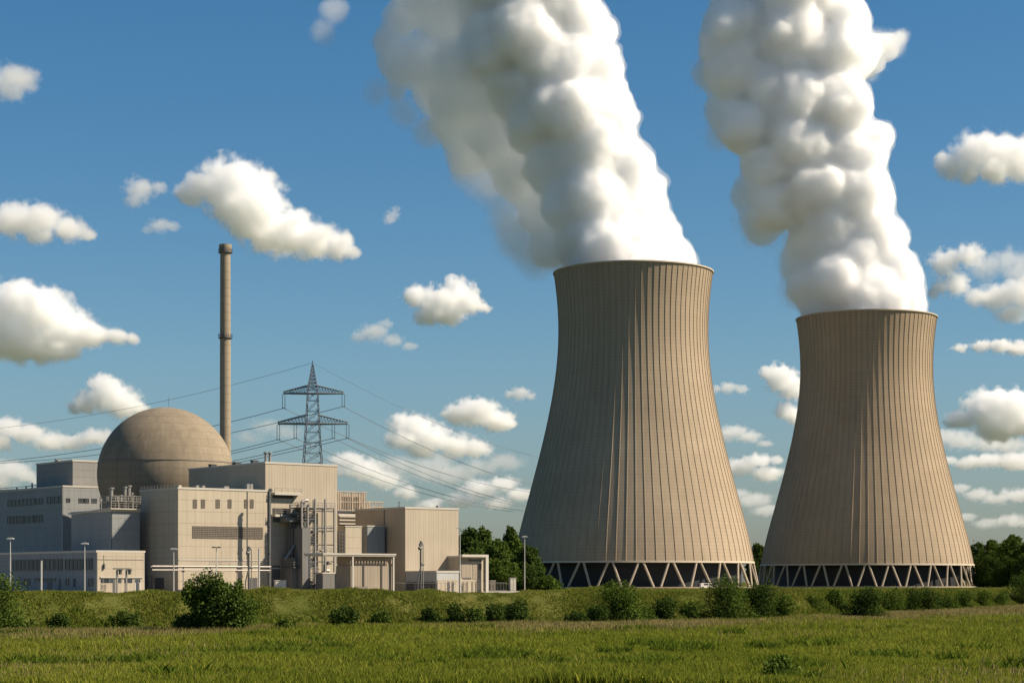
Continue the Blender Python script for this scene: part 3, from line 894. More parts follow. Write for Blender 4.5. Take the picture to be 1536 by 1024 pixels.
MB().box(bays[0] - 2.6, bays[1], -3.8, -.6, zat(783, 462), zat(776, 462)).build('shade_box', M['slate'], st)  # solid dark boxes added inside the frame to block sun and deepen its shade
MB().box(bays[0] - .6, bays[0] + 1.6, -7.2, -.6, 0, zat(792, 462)).build('shade_box', M['slate'], st)  # added to cast shade leftwards onto the hall and the louvred block
MB().box(bays[0] - 2.0, bays[1] + .6, -5.2, -.6, 0, zat(836, 462)).build('shade_box', M['slate'], st)
MB().box(bays[0] - 1.4, bays[0] + 1.8, -3.4, -1.2, zat(771, 462), zat(763, 462)).build('fan_unit', M['steel'], st)

du = MB().tube((0, 0, 0), (0, 0, zat(737, 455)), .42, 14).tube((0, 0, zat(737, 455)), (.5, .2, zat(733.5, 455)), .42, 14)
for py in (745, 790, 830, 860): du.tube((0, 0, zat(py, 455)), (0, 0, zat(py, 455) + .2), .52, 14)
o = du.build('exhaust_duct', M['dsteel'], smooth=True); p_ = at(403.6, 880, 455); o.location = (p_.x, 455, 0)
tag(o, 'tall thin dark duct between the louvred block and the tallest hall', 'duct')

bp = empty('pipe_bridge', (B.cx, B.cy, 0), ANG); tag(bp, 'long horizontal pipe bridge on posts in front of the louvred block', 'pipe bridge')
xa, xb = B.fx(212), B.fx(389)
z1_, z2_ = zat(849, 440), zat(854.5, 440)
for z_, yy, r_ in ((z1_, -5.0, .2), (z2_, -5.0, .16), (z1_ - .1, -4.4, .16)):
    MB().tube((xa, yy, z_), (xb, yy, z_), r_, 10).build('pipe', M['pipe'], bp, True)
for p in (259.5, 300, 340, 385):
    x_ = B.fx(p); MB().bar((x_, -4.7, 0), (x_, -4.7, z1_ - .25), .2).bar((x_, -5.4, z2_ - .3), (x_, -4.0, z2_ - .3), .2).build('post', M['steel'], bp)
m = MB(); railing(m, [(B.fx(300), -4.2, z1_ + .2), (xb, -4.2, z1_ + .2)], .8, .06, 2.2); m.build('railing', M['steel'], bp)

gt = empty('valve_gantry', at(182.5, 889, 408)); gt.location.z = 0; gt.rotation_euler = (0, 0, ANG)
tag(gt, 'twin-post gantry with dark valves in front of the garage doors', 'gantry')
for x_ in (-1.05, 1.05):
    MB().bar((x_, 0, 0), (x_, 0, zat(854, 408)), .3).build('post', M['steel'], gt)
    MB().tube((x_ + .6, -.3, zat(861, 408)), (x_ + .6, -.3, zat(855, 408)), .34, 10).tube((x_ + .6, -.3, zat(855, 408)), (x_ + .6, -.3, zat(853.6, 408)), .55, 10).build('valve', M['dsteel'], gt, True)
MB().box(-1.8, 2.0, -.3, .3, zat(853.4, 408), zat(851.6, 408)).build('beam', M['dsteel'], gt)

def valve_mast(px, Y, ytop, label):
    r_ = empty('valve_mast', at(px, 885, Y)); r_.location.z = 0; r_.rotation_euler = (0, 0, ANG)
    tag(r_, label, 'pipe mast')
    zt = zat(ytop, Y)
    MB().tube((0, 0, 0), (0, 0, zt), .22, 8).build('post', M['dsteel'], r_)
    MB().path([(-1.0, -.2, 0), (-.9, -.2, zt * .25), (-.2, -.2, zt * .5)], .14, 8).build('stay', M['dsteel'], r_)
    MB().path([(.7, 0, 0), (.7, 0, zt * .92), (.2, 0, zt)], .12, 8).build('pipe', M['steel'], r_)
    MB().tube((-.5, 0, zt * .86), (.1, 0, zt * .86), .4, 10).tube((0, -.2, zt * .93), (0, .3, zt * .93), .36, 10).tube((.3, 0, zt * .55), (.9, 0, zt * .55), .28, 10).build('valve', M['dsteel'], r_, True)
valve_mast(373, 438, 819, 'dark pipe mast at the right end of the louvred block')
valve_mast(631, 464, 811, 'dark pipe mast with ring valves before the big cube-like block')

# ------------------------------------------------------------------ lamps, posts, cabinets, fence, car
def lamp(px, Y, ytop, label, style):
    r_ = empty('lamp_post', ((px - CX) / F * Y, Y, 0)); tag(r_, label, 'lamp post', 'lamp posts along the plant')
    h = zat(ytop, Y)
    MB().tube((0, 0, 0), (0, 0, h - .1), .16, 10, .09).build('pole', M['pole'], r_, True)
    w = .72 if style != 'twin' else .55
    if style == 'twin':
        for sx in (-1, 1):
            MB().box(min(.08 * sx, .95 * sx), max(.08 * sx, .95 * sx), -.22, .22, h - .12, h + .12).build('lamp_head', M['dsteel'], r_)
    else:
        MB().prism([(-w, -.28), (w, -.28), (w * 1.05, 0), (w, .28), (-w, .28), (-w * 1.05, 0)], h - .1, h + .1).prism([(-w * .6, -.2), (w * .6, -.2), (w * .6, .2), (-w * .6, .2)], h + .101, h + .2).build('lamp_head', M['lamp'], r_)
        MB().tube((0, 0, h + .2), (0, 0, h + .55), .05, 6).build('sensor', M['dsteel'], r_)
lamp(15.5, 405, 807.5, 'lamp post nearest the left edge, before the low workshop', 'flat')
lamp(127, 405, 815, 'lamp post at the corner of the low workshop, left of its lit end', 'flat')
lamp(260.5, 425, 823, 'lamp post between the workshop and the louvred block, before the dark corner', 'flat')
lamp(324.5, 428, 820.5, 'lamp post with a dark double head rising behind the big round bush', 'twin')
lamp(690, 455, 792, 'tall lamp post at the right edge of the big ribbed cube-like block', 'flat')
lamp(787, 520, 804.5, 'lamp post standing alone before the foot of the nearer cooling tower', 'flat')
for px, Y, yt, lb in ((62, 404, 841, 'plain short grey post before the dark side of the low workshop'), (388.5, 432, 823, 'plain pale post right of the big bush near the tall duct')):
    h = zat(yt, Y)
    o = MB().tube((0, 0, 0), (0, 0, h), .2, 10).tube((0, 0, h + .002), (0, 0, h + .1), .24, 10).tube((0, 0, -.05), (0, 0, .12), .34, 10).build('post', M['pole'], smooth=True)
    o.location = ((px - CX) / F * Y, Y, 0); o.name = 'steel_post'; tag(o, lb, 'post')
def cabinet(px, Y, w, d, ytop, mat, label, louv=False):
    r_ = empty('cabinet', ((px - CX) / F * Y, Y, 0), ANG * .5); tag(r_, label, 'cabinet')
    h = zat(ytop, Y)
    MB().box(-w / 2, w / 2, -d / 2, d / 2, .0, h - .16).build('body', M[mat], r_)
    MB().box(-w / 2 - .1, w / 2 + .1, -d / 2 - .1, d / 2 + .1, h - .158, h).build('lid', M['trim'], r_)
    n = 2
    for i in range(n):
        x0_ = -w / 2 + w * i / n + .06
        MB().box(x0_, x0_ + w / n - .12, -d / 2 - .05, -d / 2 - .002, .25, h - .35).build('door', M['louvre'] if louv else M[mat], r_)
cabinet(420, 440, 2.4, 1.6, 869.5, 'box', 'big beige cabinet at the foot of the steel stair tower')
cabinet(738.5, 545, 1.5, 1.0, 870, 'louvre', 'brown slatted cabinet before the dark trees, left of the pale kiosk', True)
cabinet(768.5, 560, 1.7, 1.4, 866, 'box', 'pale kiosk-like cabinet before the dark trees, beside the lone lamp post')

fe = empty('fence', (0, 0, 0)); tag(fe, 'low wire fence along the foot of the ribbed block and its annex', 'fence')
fp = [at(590, 880, 452), at(655, 880, 452), at(760, 880, 540)]
rail = MB(); mesh_ = MB()
for a_, b_ in zip(fp, fp[1:]):
    a_.z = b_.z = 0
    n = max(1, int((b_ - a_).length / 4.5))
    for i in range(n + 1):
        p = a_.lerp(b_, i / n); MB().bar((p.x, p.y, 0), (p.x, p.y, 2.35), .09).build('post', M['steel'], fe)
    for h in (2.3, .25): rail.bar((a_.x, a_.y, h), (b_.x, b_.y, h), .07)
    for h in np.arange(.5, 2.2, .35): mesh_.bar((a_.x, a_.y, h), (b_.x, b_.y, h), .012)
rail.build('rail', M['steel'], fe); mesh_.build('wire_mesh', M['steel'], fe)

ca = empty('parked_van', at(1058, 880, 803), R(20)); ca.location.z = 0
tag(ca, 'small pale van parked between the legs of the nearer cooling tower', 'van')
MB().prism([(-2.3, -.9), (2.3, -.9), (2.3, .9), (-2.3, .9)], .4, 1.1).prism([(-2.2, -.85), (1.3, -.85), (1.3, .85), (-2.2, .85)], 1.102, 2.1).build('body', M['lamp'], ca)
MB().box(-1.0, 1.0, -.9, -.852, 1.25, 1.9).build('window', M['glass'], ca)
for x_ in (-1.5, 1.5):
    for y_ in (-.85, .85): MB().tube((x_, y_ - .1, .4), (x_, y_ + .1, .4), .38, 14).build('wheel', M['louvre_d'], ca)

# ------------------------------------------------------------------ foliage
def crown_mesh(name, lobes, n, size, g):
    """leaf clumps: n small kite-shaped faces scattered through a set of lobes"""
    lobes = np.array(lobes, float)
    w = lobes[:, 3] * lobes[:, 5]; w = w / w.sum()
    k = g.choice(len(lobes), n, p=w)
    d = g.normal(size=(n, 3)); d /= np.linalg.norm(d, axis=1, keepdims=True)
    rad = 0.45 + 0.62 * g.random(n) ** 0.55 + 0.28 * (g.random(n) < .06) * g.random(n)
    # ragged surface: a few directions of each lobe stick out or fall short
    wv = 1 + 0.16 * np.sin(d[:, 0] * 5 + k) * np.sin(d[:, 2] * 6 + 2 * k) + 0.10 * np.sin(d[:, 1] * 11 + k * 3) * np.sin(d[:, 0] * 12)
    P = lobes[k, :3] + d * lobes[k, 3:6] * (rad * wv)[:, None]
    keep = P[:, 2] > 0.02
    P, d = P[keep], d[keep]; n = len(P)
    nrm = d * 0.7 + g.normal(size=(n, 3)) * 0.8 + np.array([0, 0, .25]); nrm /= np.linalg.norm(nrm, axis=1, keepdims=True)
    t = np.cross(nrm, g.normal(size=(n, 3))); t /= np.linalg.norm(t, axis=1, keepdims=True)
    b = np.cross(nrm, t)
    s = size * (0.6 + 0.8 * g.random(n))[:, None]
    V = np.stack([P + t * s, P + b * s * .55 + nrm * s * .12, P - t * s * .8, P - b * s * .55 + nrm * s * .12], 1).reshape(-1, 3)
    return np_mesh(name, V, np.arange(4 * n).reshape(n, 4))

def tree_lobes(h, w, g, nl=22, base=.10, cone=0.0):
    L = []
    for i in range(nl):
        f = (i + .5) / nl
        z = h * (base + (0.94 - base) * f)
        prof = (1 - max(0, f - .35) ** 1.6 * 1.35) * (1 - cone * f * .75)
        r_ = w * (.22 + .16 * g.random()) * (1 - .45 * f)
        rr_ = max(0, w * prof - r_) * (.35 + .65 * g.random() ** .5)
        a_ = g.random() * 6.283
        L.append((rr_ * math.cos(a_), rr_ * math.sin(a_), min(z, h - r_ * .7), r_, r_, r_ * (.7 + .35 * g.random())))
    L.append((0, 0, h * .42, w * .68, w * .68, h * .36))
    L.append((0, 0, h * .72, w * .42 * (1 - .4 * cone), w * .42 * (1 - .4 * cone), h * .22))
    return L

def tree(px, Y, ytop, wpx, label, mat, seed, n=5200, cone=0.0, z=0.0, base=.12):
    g = np.random.default_rng(seed)
    h = zat(ytop, Y) - z; w = wpx / F * Y * 1.28
    root = empty('tree', ((px - CX) / F * Y, Y, z)); tag(root, label, 'tree', 'trees behind the plant')
    m = MB(); m.tube((0, 0, -.2), (0, 0, h * .45), h * .022 + .1, 9, h * .013)
    m.tube((0, 0, h * .45), (0, 0, h * .85), h * .013, 7, .05)
    L = tree_lobes(h, w, g, 24, base, cone)
    for l_ in L[2:12:2]:
        z0_ = min(h * .6, l_[2] * .7); m.tube((0, 0, z0_), l_[:3], h * .007, 6, .03)
    m.build('trunk', M['bark'], root, True)
    link_mesh('crown', crown_mesh('crown', L, int(n * 2.0), .016 * h + .14, g), M[mat], root)

TR = [(702, 600, 790, 30, 'tree with a flat dark crown touching the right side of the ribbed block', 'leaf_dark', 0),
      (726, 612, 787, 26, 'tall tree with a small pointed tip, second right of the ribbed block', 'leaf_mid', .3),
      (748, 590, 806, 26, 'rounded tree in the dip between two taller trees by the cooling tower', 'leaf_mid', 0),
      (767, 606, 787, 24, 'pointed tree just left of the nearer cooling tower, tallest of its group', 'leaf_mid', .45),
      (792, 582, 816, 26, 'dark tree half covering the lower left flank of the nearer cooling tower', 'leaf_dark', 0),
      (715, 575, 824, 28, 'low wide tree in front, right above the portal of the gate building', 'leaf_mid', 0),
      (752, 568, 838, 30, 'low bushy tree behind the brown slatted cabinet', 'leaf_light', 0),
      (783, 570, 842, 24, 'low bushy tree behind the pale kiosk-like cabinet', 'leaf_dark', 0),
      (1136, 1120, 812, 18, 'dark tree in the gap right beside the nearer tower flank', 'leaf_dark', 0),
      (1154, 1150, 818, 20, 'dark tree in the gap half behind the farther tower flank', 'leaf_mid', 0),
      (1466, 1080, 812, 24, 'dark tree behind the right foot of the farther tower', 'leaf_dark', 0),
      (1492, 1040, 806, 26, 'broad dark tree of the right wood with a humped top', 'leaf_mid', 0),
      (1521, 1020, 800, 28, 'tallest tree of the right wood close to the right edge', 'leaf_mid', 0),
      (1547, 1010, 808, 26, 'tree cut by the right edge at the top of the wood', 'leaf_dark', 0),
      (1484, 960, 832, 24, 'lower front tree of the right wood beside the tower legs', 'leaf_dark', 0),
      (1512, 940, 834, 26, 'lower front tree of the right wood below the tallest one', 'leaf_dark', 0),
      (1538, 930, 830, 24, 'lower front tree of the right wood cut by the right edge', 'leaf_mid', 0)]
for i, (px, Y, yt, w, lb, mt, cone) in enumerate(TR):
    tree(px, Y, yt, w, lb, mt, 100 + i, 6500, cone)

def bush(px, ybase, ytop, wpx, label, mat, seed, n=2600, leaf=.17, pos=None, spiky=0.0):
    g = np.random.default_rng(seed)
    p = hit(px, ybase) if pos is None else pos
    Y = p.y; h = (ybase - ytop) / F * Y * 1.05; w = wpx / F * Y * 1.18
    root = empty('bush', (p.x, p.y + w * .35, float(ground_z(p.x, p.y + w * .35)) - .1)); tag(root, label, 'bush', 'bushes along the grass bank')
    root.location.z = p.z - .1
    L = []
    nl = max(5, min(16, int(6 + h * 1.6)))
    for i in range(nl):
        a_ = g.random() * 6.283; f = g.random()
        r_ = h * (.20 + .13 * g.random())
        q = w * (.15 + .62 * g.random()) * (1 - .45 * f)
        L.append((q * math.cos(a_), q * math.sin(a_) * .7, max(r_ * .6, h * (.12 + .70 * f) - r_ * .1), r_ * 1.15, r_, r_ * .9))
        if i % 2: L.append((w * (g.random() * 2 - 1), 0, h * .14, w * .28, w * .24, h * .15))
    L.append((0, 0, h * .40, w * .55, w * .42, h * .40))
    L.append((g.normal() * w * .15, 0, h * .74, w * .30, w * .25, h * .27))
    for k in range(int(spiky) + 5):
        a_ = g.uniform(-1.2, 1.2)
        L.append((math.sin(a_) * w * .75, g.normal() * w * .2, h * (.45 + .45 * math.cos(a_)) * g.uniform(.85, 1.05), h * .07, h * .07, h * .17))
    m = MB()
    for k in range(5):
        a_ = k * 1.26 + g.random(); q = w * .3
        m.tube((0, 0, -.1), (q * math.cos(a_), q * math.sin(a_), h * .6), .03 * h * .35 + .02, 6, .012)
    m.build('stem', M['bark'], root, True)
    link_mesh('leaves', crown_mesh('leaves', L, n, leaf, g), M[mat], root)

BU = [  # px, ybase, ytop, half width, label, material, leaves, spiky
    (-6, 949, 862, 26, 'tall light green bush cut by the left edge', 'leaf_light', 5200, 3),
    (30, 949, 926, 24, 'low dark shrub by the light bush at the left edge', 'leaf_mid', 1800, 0),
    (84, 948, 919, 22, 'low shrub below the plain short grey post', 'leaf_dark', 2200, 0),
    (188, 947, 914, 28, 'spreading thin shrub below the garage doors of the workshop', 'leaf_mid', 2400, 2),
    (322, 948, 859, 54, 'biggest round bush, dense and dark, before the louvred block', 'leaf_mid', 15000, 3),
    (268, 948, 926, 18, 'small dark shrub hugging the left foot of the biggest round bush', 'leaf_dark', 1500, 0),
    (424, 947, 928, 22, 'very low shrub right of the biggest round bush below the beige cabinet', 'leaf_mid', 1500, 0),
    (515, 945, 908, 25, 'round dark bush below the low dark shelter', 'leaf_dark', 3400, 0),
    (574, 941, 917, 22, 'low faint bush below the tan pavilion', 'leaf_mid', 1800, 0),
    (643, 939, 911, 18, 'small round bush below the glazed side of the white annex', 'leaf_dark', 2200, 0),
    (686, 938, 906, 17, 'leftmost bush of the dense row below the portal of the gate building', 'leaf_dark', 2200, 0),
    (712, 938, 911, 18, 'low middle bush of the dense row below the gate building', 'leaf_mid', 1900, 0),
    (740, 938, 906, 18, 'dark middle bush of the dense row below the brown cabinet', 'leaf_dark', 2200, 0),
    (775, 937, 899, 23, 'tallest rightmost bush of the dense row, below the pale kiosk-like cabinet', 'leaf_dark', 3200, 0),
    (866, 937, 917, 24, 'low dark shrub left of the pointed bush before the nearer tower', 'leaf_dark', 1900, 0),
    (895, 937, 908, 22, 'dark shrub at the left foot of the pointed bush', 'leaf_dark', 2200, 0),
    (928, 936, 872, 32, 'light green bush with a pointed top before the legs of the nearer tower', 'leaf_light', 6200, 5),
    (965, 934, 908, 20, 'low shrub just right of the pointed bush', 'leaf_light', 1900, 0),
    (998, 934, 896, 22, 'dark oval bush before the middle of the nearer tower', 'leaf_dark', 3000, 0),
    (1036, 930, 902, 22, 'faint green shrub between the dark oval bush and the big pair', 'leaf_light', 1800, 0),
    (1090, 933, 867, 33, 'large bush before the right legs of the nearer tower', 'leaf_mid', 7200, 2),
    (1140, 932, 876, 25, 'large dark bush in the gap between the towers', 'leaf_dark', 5200, 2),
    (1174, 930, 890, 18, 'narrow bush right of the large dark bush in the gap', 'leaf_mid', 2400, 0),
    (1224, 916, 893, 20, 'low bush below the left legs of the farther tower', 'leaf_mid', 1900, 0),
    (1256, 914, 884, 18, 'upright bush left of the dark wide bush before the farther tower', 'leaf_mid', 2400, 0),
    (1303, 929, 882, 36, 'dark wide bush before the middle of the farther tower', 'leaf_dark', 6400, 0),
    (1338, 920, 880, 20, 'bush just right of the dark wide bush', 'leaf_mid', 2800, 0),
    (1368, 918, 882, 20, 'first bush of the hedge-like row leading right', 'leaf_dark', 2600, 0),
    (1396, 918, 880, 20, 'second, darkest bush of the hedge-like row', 'leaf_dark', 2800, 0),
    (1424, 916, 884, 18, 'third bush of the hedge-like row leading right', 'leaf_mid', 2400, 0),
    (1450, 914, 885, 17, 'fourth bush of the hedge-like row leading right', 'leaf_mid', 2400, 0),
    (1476, 912, 886, 17, 'fifth bush of the hedge-like row, below the right wood', 'leaf_light', 2200, 0),
    (1502, 910, 887, 17, 'last small bush of the hedge-like row before the right edge', 'leaf_mid', 2200, 0),
    (1536, 908, 860, 26, 'large bush cut by the right edge, below the wood', 'leaf_dark', 4800, 0),
]
for i, (px, yb_, yt, w, lb, mt, n, sp) in enumerate(BU):
    bush(px, yb_, yt, w, lb, mt, 300 + i, int(n * 1.25), .13 if n < 10000 else .17, None, sp)
bush(816, 884, 862, 20, 'light rounded bush at the left foot of the nearer tower', 'leaf_light', 401, 2600, .3, Vector((at(818, 884, 575).x, 575, 0)))
bush(832, 884, 868, 12, 'small low bush in the shade against the legs of the nearer tower', 'leaf_mid', 402, 1800, .3, Vector((at(834, 884, 590).x, 590, 0)))
bush(1172, 1028, 983, 26, 'leafy sapling standing alone in the meadow near the bottom edge', 'leaf_light', 403, 1500, .11, None, 4)
bpy.data.objects[[o.name for o in bpy.data.objects if o.get('label', '').startswith('leafy sapling')][0]].name = 'sapling'

# ------------------------------------------------------------------ grasses
def blades(name, P, h, w, per, mat, g, lean=.45):
    """P (n,3) tuft feet; every blade a thin bent triangle pair"""
    n = len(P)
    base = np.repeat(P, per, 0); m = len(base)
    base[:, :2] += g.normal(size=(m, 2)) * .10
    hh = np.repeat(h, per) * (.55 + .6 * g.random(m))
    a_ = g.random(m) * 6.283
    dx = np.stack([np.cos(a_), np.sin(a_), np.zeros(m)], 1)
    ld = g.random(m) * 6.283
    lv = np.stack([np.cos(ld), np.sin(ld), np.zeros(m)], 1) * (lean * hh * g.random(m))[:, None]
    ww = (w * (.7 + .6 * g.random(m)))[:, None] if np.ndim(w) == 0 else (np.repeat(w, per) * (.7 + .6 * g.random(m)))[:, None]
    base[:, 2] -= .05
    up = np.array([0, 0, 1.0])
    v0 = base - dx * ww; v1 = base + dx * ww
    v2 = base + lv * .35 + up * (hh * .6)[:, None] + dx * ww * .7
    v3 = base + lv + up * hh[:, None]
    V = np.stack([v0, v1, v2, v3], 1).reshape(-1, 3)
    o = link_mesh(name, np_mesh(name, V, np.arange(4 * m).reshape(m, 4)), mat)
    return o
def field_points(n, y0, y1, g, rel=None, pw=1.0):
    """points inside the strip of ground that can be seen, thinner far away"""
    u = g.random(n)
    if rel is None:
        Y = 1 / (1 / y0 + (1 / y1 - 1 / y0) * u) if pw == 2 else y0 + (y1 - y0) * u
        X = (g.random(n) * 2 - 1) * (.275 * Y + 4)
    else:
        X = -70 + (195) * g.random(n)
        Y = np.interp(X, TOE[:, 0], TOE[:, 1]) + rel[0] + (rel[1] - rel[0]) * u
        k = np.abs(X) < .275 * Y + 4
        X, Y = X[k], Y[k]
    return X, Y
g = np.random.default_rng(21)
def patch(X, Y, s, seed):
    q = np.zeros_like(X); r_ = np.random.default_rng(seed)
    for i in range(7):
        a_, b_, c_ = r_.normal() * s, r_.normal() * s * .5, r_.random() * 6.28
        q += np.sin(X * a_ + Y * b_ + c_)
    return q / 2.6
X, Y = field_points(150000, 96, 300, g, None, 2)
t = Y - np.interp(X, TOE[:, 0], TOE[:, 1])
k = t < 2; X, Y, t = X[k], Y[k], t[k]
q = patch(X, Y, .16, 1)
P = np.stack([X, Y, ground_z(X, Y)], 1)
h = (.62 + .16 * q) * np.clip(1 - (t + 10) / 60, .55, 1)
o = blades('meadow_grass', P, h, .017 + Y * .00008, 5, M['meadow'], g); tag(o, 'green meadow grass filling the foreground field', 'grass', None, 'stuff')
X, Y = field_points(52000, 100, 330, g, None, 2)
t = Y - np.interp(X, TOE[:, 0], TOE[:, 1])
pr = np.exp(-((t + 14) / 13) ** 2) * 1.0 + .12 + .12 * patch(X, Y, .09, 4)
k = (t < 1) & (g.random(len(X)) < pr); X, Y, t = X[k], Y[k], t[k]
X2 = -70 + 190 * g.random(30000); t2 = -16 + 9 * g.normal(size=30000); Y2 = np.interp(X2, TOE[:, 0], TOE[:, 1]) + t2
k = (t2 < 0) & (np.abs(X2) < .275 * Y2 + 4); X = np.concatenate([X, X2[k]]); Y = np.concatenate([Y, Y2[k]])
P = np.stack([X, Y, ground_z(X, Y)], 1)
o = blades('seed_grass', P, np.full(len(P), .74), .02 + Y * .00008, 4, M['straw'], g, .35); tag(o, 'pale straw-coloured seeding grass along the far side of the meadow', 'grass', None, 'stuff')
X, Y = field_points(150000, 0, 0, g, (-2, 26))
P = np.stack([X, Y, ground_z(X, Y)], 1)
h = np.clip(.34 + .16 * patch(X, Y, .3, 3) + .10 * patch(X, Y, 1.1, 13), .12, .95)
o = blades('bank_grass', P, h, .03 + Y * .0001, 4, M['bank'], g, .9); tag(o, 'short rough grass covering the bank below the plant', 'grass', None, 'stuff')
cl = []
for _ in range(40):
    y_ = 1 / (1 / 100 + (1 / 235 - 1 / 100) * g.random()); x_ = (g.random() * 2 - 1) * .27 * y_
    if y_ < toe(x_) - 3: cl.append((x_, y_, g.uniform(.4, 1.5), int(g.uniform(30, 170))))
for (px_, py_, r_, n_) in ((392, 985, 1.6, 420), (420, 978, 1.2, 340), (455, 992, 1.6, 300), (560, 1000, 1.2, 220), (735, 990, 1.3, 260), (200, 1000, 1.4, 260), (60, 1005, 1.3, 240), (940, 1004, 1.5, 260), (1330, 990, 1.3, 220)):
    p = hit(px_, py_); cl.append((p.x, p.y, r_, n_))
X = np.concatenate([c[0] + g.normal(size=c[3]) * c[2] for c in cl]); Y = np.concatenate([c[1] + g.normal(size=c[3]) * c[2] for c in cl])
tx_ = -70 + 190 * g.random(2600); ty_ = np.interp(tx_, TOE[:, 0], TOE[:, 1]) + g.normal(size=2600) * 2.2 + 1.5      # rank weeds along the foot of the bank
kk_ = (patch(tx_, ty_, .2, 31) > -.1) & (np.abs(tx_) < .275 * ty_ + 4)
X = np.concatenate([X, tx_[kk_]]); Y = np.concatenate([Y, ty_[kk_]])
P = np.stack([X, Y, ground_z(X, Y)], 1)
o = blades('tall_herbs', P, np.full(len(P), .88) * (.5 + .6 * g.random(len(P))), .028, 7, M['herb'], g, .8); tag(o, 'darker clumps of tall herbs in the near meadow', 'herbs', None, 'stuff')
X = np.concatenate([-30 + 330 * g.random(45000)]); Y = 560 + 300 * g.random(45000)
k = (np.abs(X) < .275 * Y + 4) & (np.hypot(X - 52.1, Y - 860) > 57) & (np.hypot(X - 174.3, Y - 984) > 57); X, Y = X[k], Y[k]
yl = np.interp(X, [20, 260, 330], [765, 850, 880]); yh = np.interp(X, [20, 160, 245, 330], [795, 850, 880, 905])
k = (Y < yl) | (Y > yh); X, Y = X[k], Y[k]
P = np.stack([X, Y, ground_z(X, Y)], 1)
o = blades('plant_lawn', P, np.full(len(P), .35), .12, 3, M['bank'], g, .9); tag(o, 'dry lawn around the feet of the cooling towers', 'grass', None, 'stuff')

# ------------------------------------------------------------------ steam and clouds
ico_v = ico_f = None
def ico():
    global ico_v, ico_f
    if ico_v is None:
        import bmesh
        b = bmesh.new(); bmesh.ops.create_icosphere(b, subdivisions=3, radius=1.0)
        ico_v = np.array([v.co[:] for v in b.verts]); ico_f = np.array([[v.index for v in f.verts] for f in b.faces]); b.free()
    return ico_v, ico_f
def texture(kind, size, seed):
    tx = bpy.data.textures.new(kind, kind)
    tx.noise_scale = size
    if kind == 'VORONOI':
        tx.distance_metric = 'DISTANCE_SQUARED'; tx.weight_1 = 1.0; tx.noise_intensity = 1.0
    else:
        tx.noise_depth = 3; tx.noise_basis = 'ORIGINAL_PERLIN'
    return tx
def billow(name, balls, voxel, disp, mat, parent=None):
    """union of balls, remeshed, pushed out into cauliflower bumps of several sizes"""
    v, f = ico()
    B_ = np.array(balls, float)
    V = (v[None] * B_[:, None, 3:6] + B_[:, None, :3]).reshape(-1, 3)
    Fc = (f[None] + (np.arange(len(B_)) * len(v))[:, None, None]).reshape(-1, 3)
    o = link_mesh(name, np_mesh(name, V, Fc), None)
    md = o.modifiers.new('r', 'REMESH'); md.mode = 'VOXEL'; md.voxel_size = voxel
    tx = []
    for kind, size, amt in disp:
        if kind == 'REMESH':
            md = o.modifiers.new('r', 'REMESH'); md.mode = 'VOXEL'; md.voxel_size = size; continue
        t_ = texture(kind, size, 0); tx.append(t_)
        md = o.modifiers.new('d', 'DISPLACE'); md.texture = t_; md.texture_coords = 'LOCAL'
        md.strength = -amt if kind == 'VORONOI' else amt
        md.mid_level = .35 if kind == 'VORONOI' else .5
    dg = bpy.context.evaluated_depsgraph_get(); dg.update()
    me = bpy.data.meshes.new_from_object(o.evaluated_get(dg))
    o.modifiers.clear()
    o.data = me
    me.materials.clear(); me.materials.append(mat)
    me.polygons.foreach_set('use_smooth', np.ones(len(me.polygons), dtype=bool))
    for t_ in tx: bpy.data.textures.remove(t_)
    if parent is not None: o.parent = parent
    return o
def puffs(cores, Y, n, g, fr=(.28, .5), flat=1.0, depth=0.0, out=.85):
    """core balls given as pixel, pixel, pixel radius at distance Y, with smaller balls budding from their skins"""
    L = []
    k = Y / F
    for c in cores:
        px, py, r = c[:3]; dy = c[3] if len(c) > 3 else 0
        p = at(px, py, Y); p = Vector((p.x, Y + dy + depth * g.normal() * r * k, p.z)); rr_ = r * k
        L.append((p.x, p.y, p.z, rr_, rr_, rr_ * flat))
        for i in range(n):
            d = g.normal(size=3); d /= np.linalg.norm(d)
            if flat < 1 and d[2] < -.2: d[2] *= -.4
            s = rr_ * (fr[0] + (fr[1] - fr[0]) * g.random())
            q = rr_ * out
            L.append((p.x + d[0] * q, p.y + d[1] * q, p.z + d[2] * q * flat, s, s, s * (flat + 1) / 2))
    return L

STEAM = vapour('steam', 0.42, (.9996, .9994, 1.0), .25)
SKIN1 = vapour('steam_skin', 0.16, (.9996, .9994, 1.0), .4)
SKIN2 = vapour('steam_mist', 0.045, (.9996, .9994, 1.0), .4)
FLANK = vapour('steam_flank', 0.12, (.9996, .9994, 1.0), .4)
def fronts(cores, Y, g):
    """billows budding towards the viewer's side and upwards, so that each heap shades the one below"""
    L = []
    k = Y / F
    for c in cores:
        p = at(c[0], c[1], Y); r_ = c[2] * k
        for i in range(2):
            d = Vector((g.uniform(-.7, .7), -.8, g.uniform(-.3, .7))).normalized()
            s = r_ * g.uniform(.5, .78); q = p + d * r_ * .62
            L.append((q.x, q.y, q.z, s, s, s))
            for j in range(4):
                e = Vector(g.normal(size=3)).normalized(); t = s * g.uniform(.3, .5); w = q + e * s * .85
                L.append((w.x, w.y, w.z, t, t, t))
    return L
def grow(L, f, add=0.0):
    return [(a, b, c, d * f + add, e * f + add, q * f + add) for a, b, c, d, e, q in L]
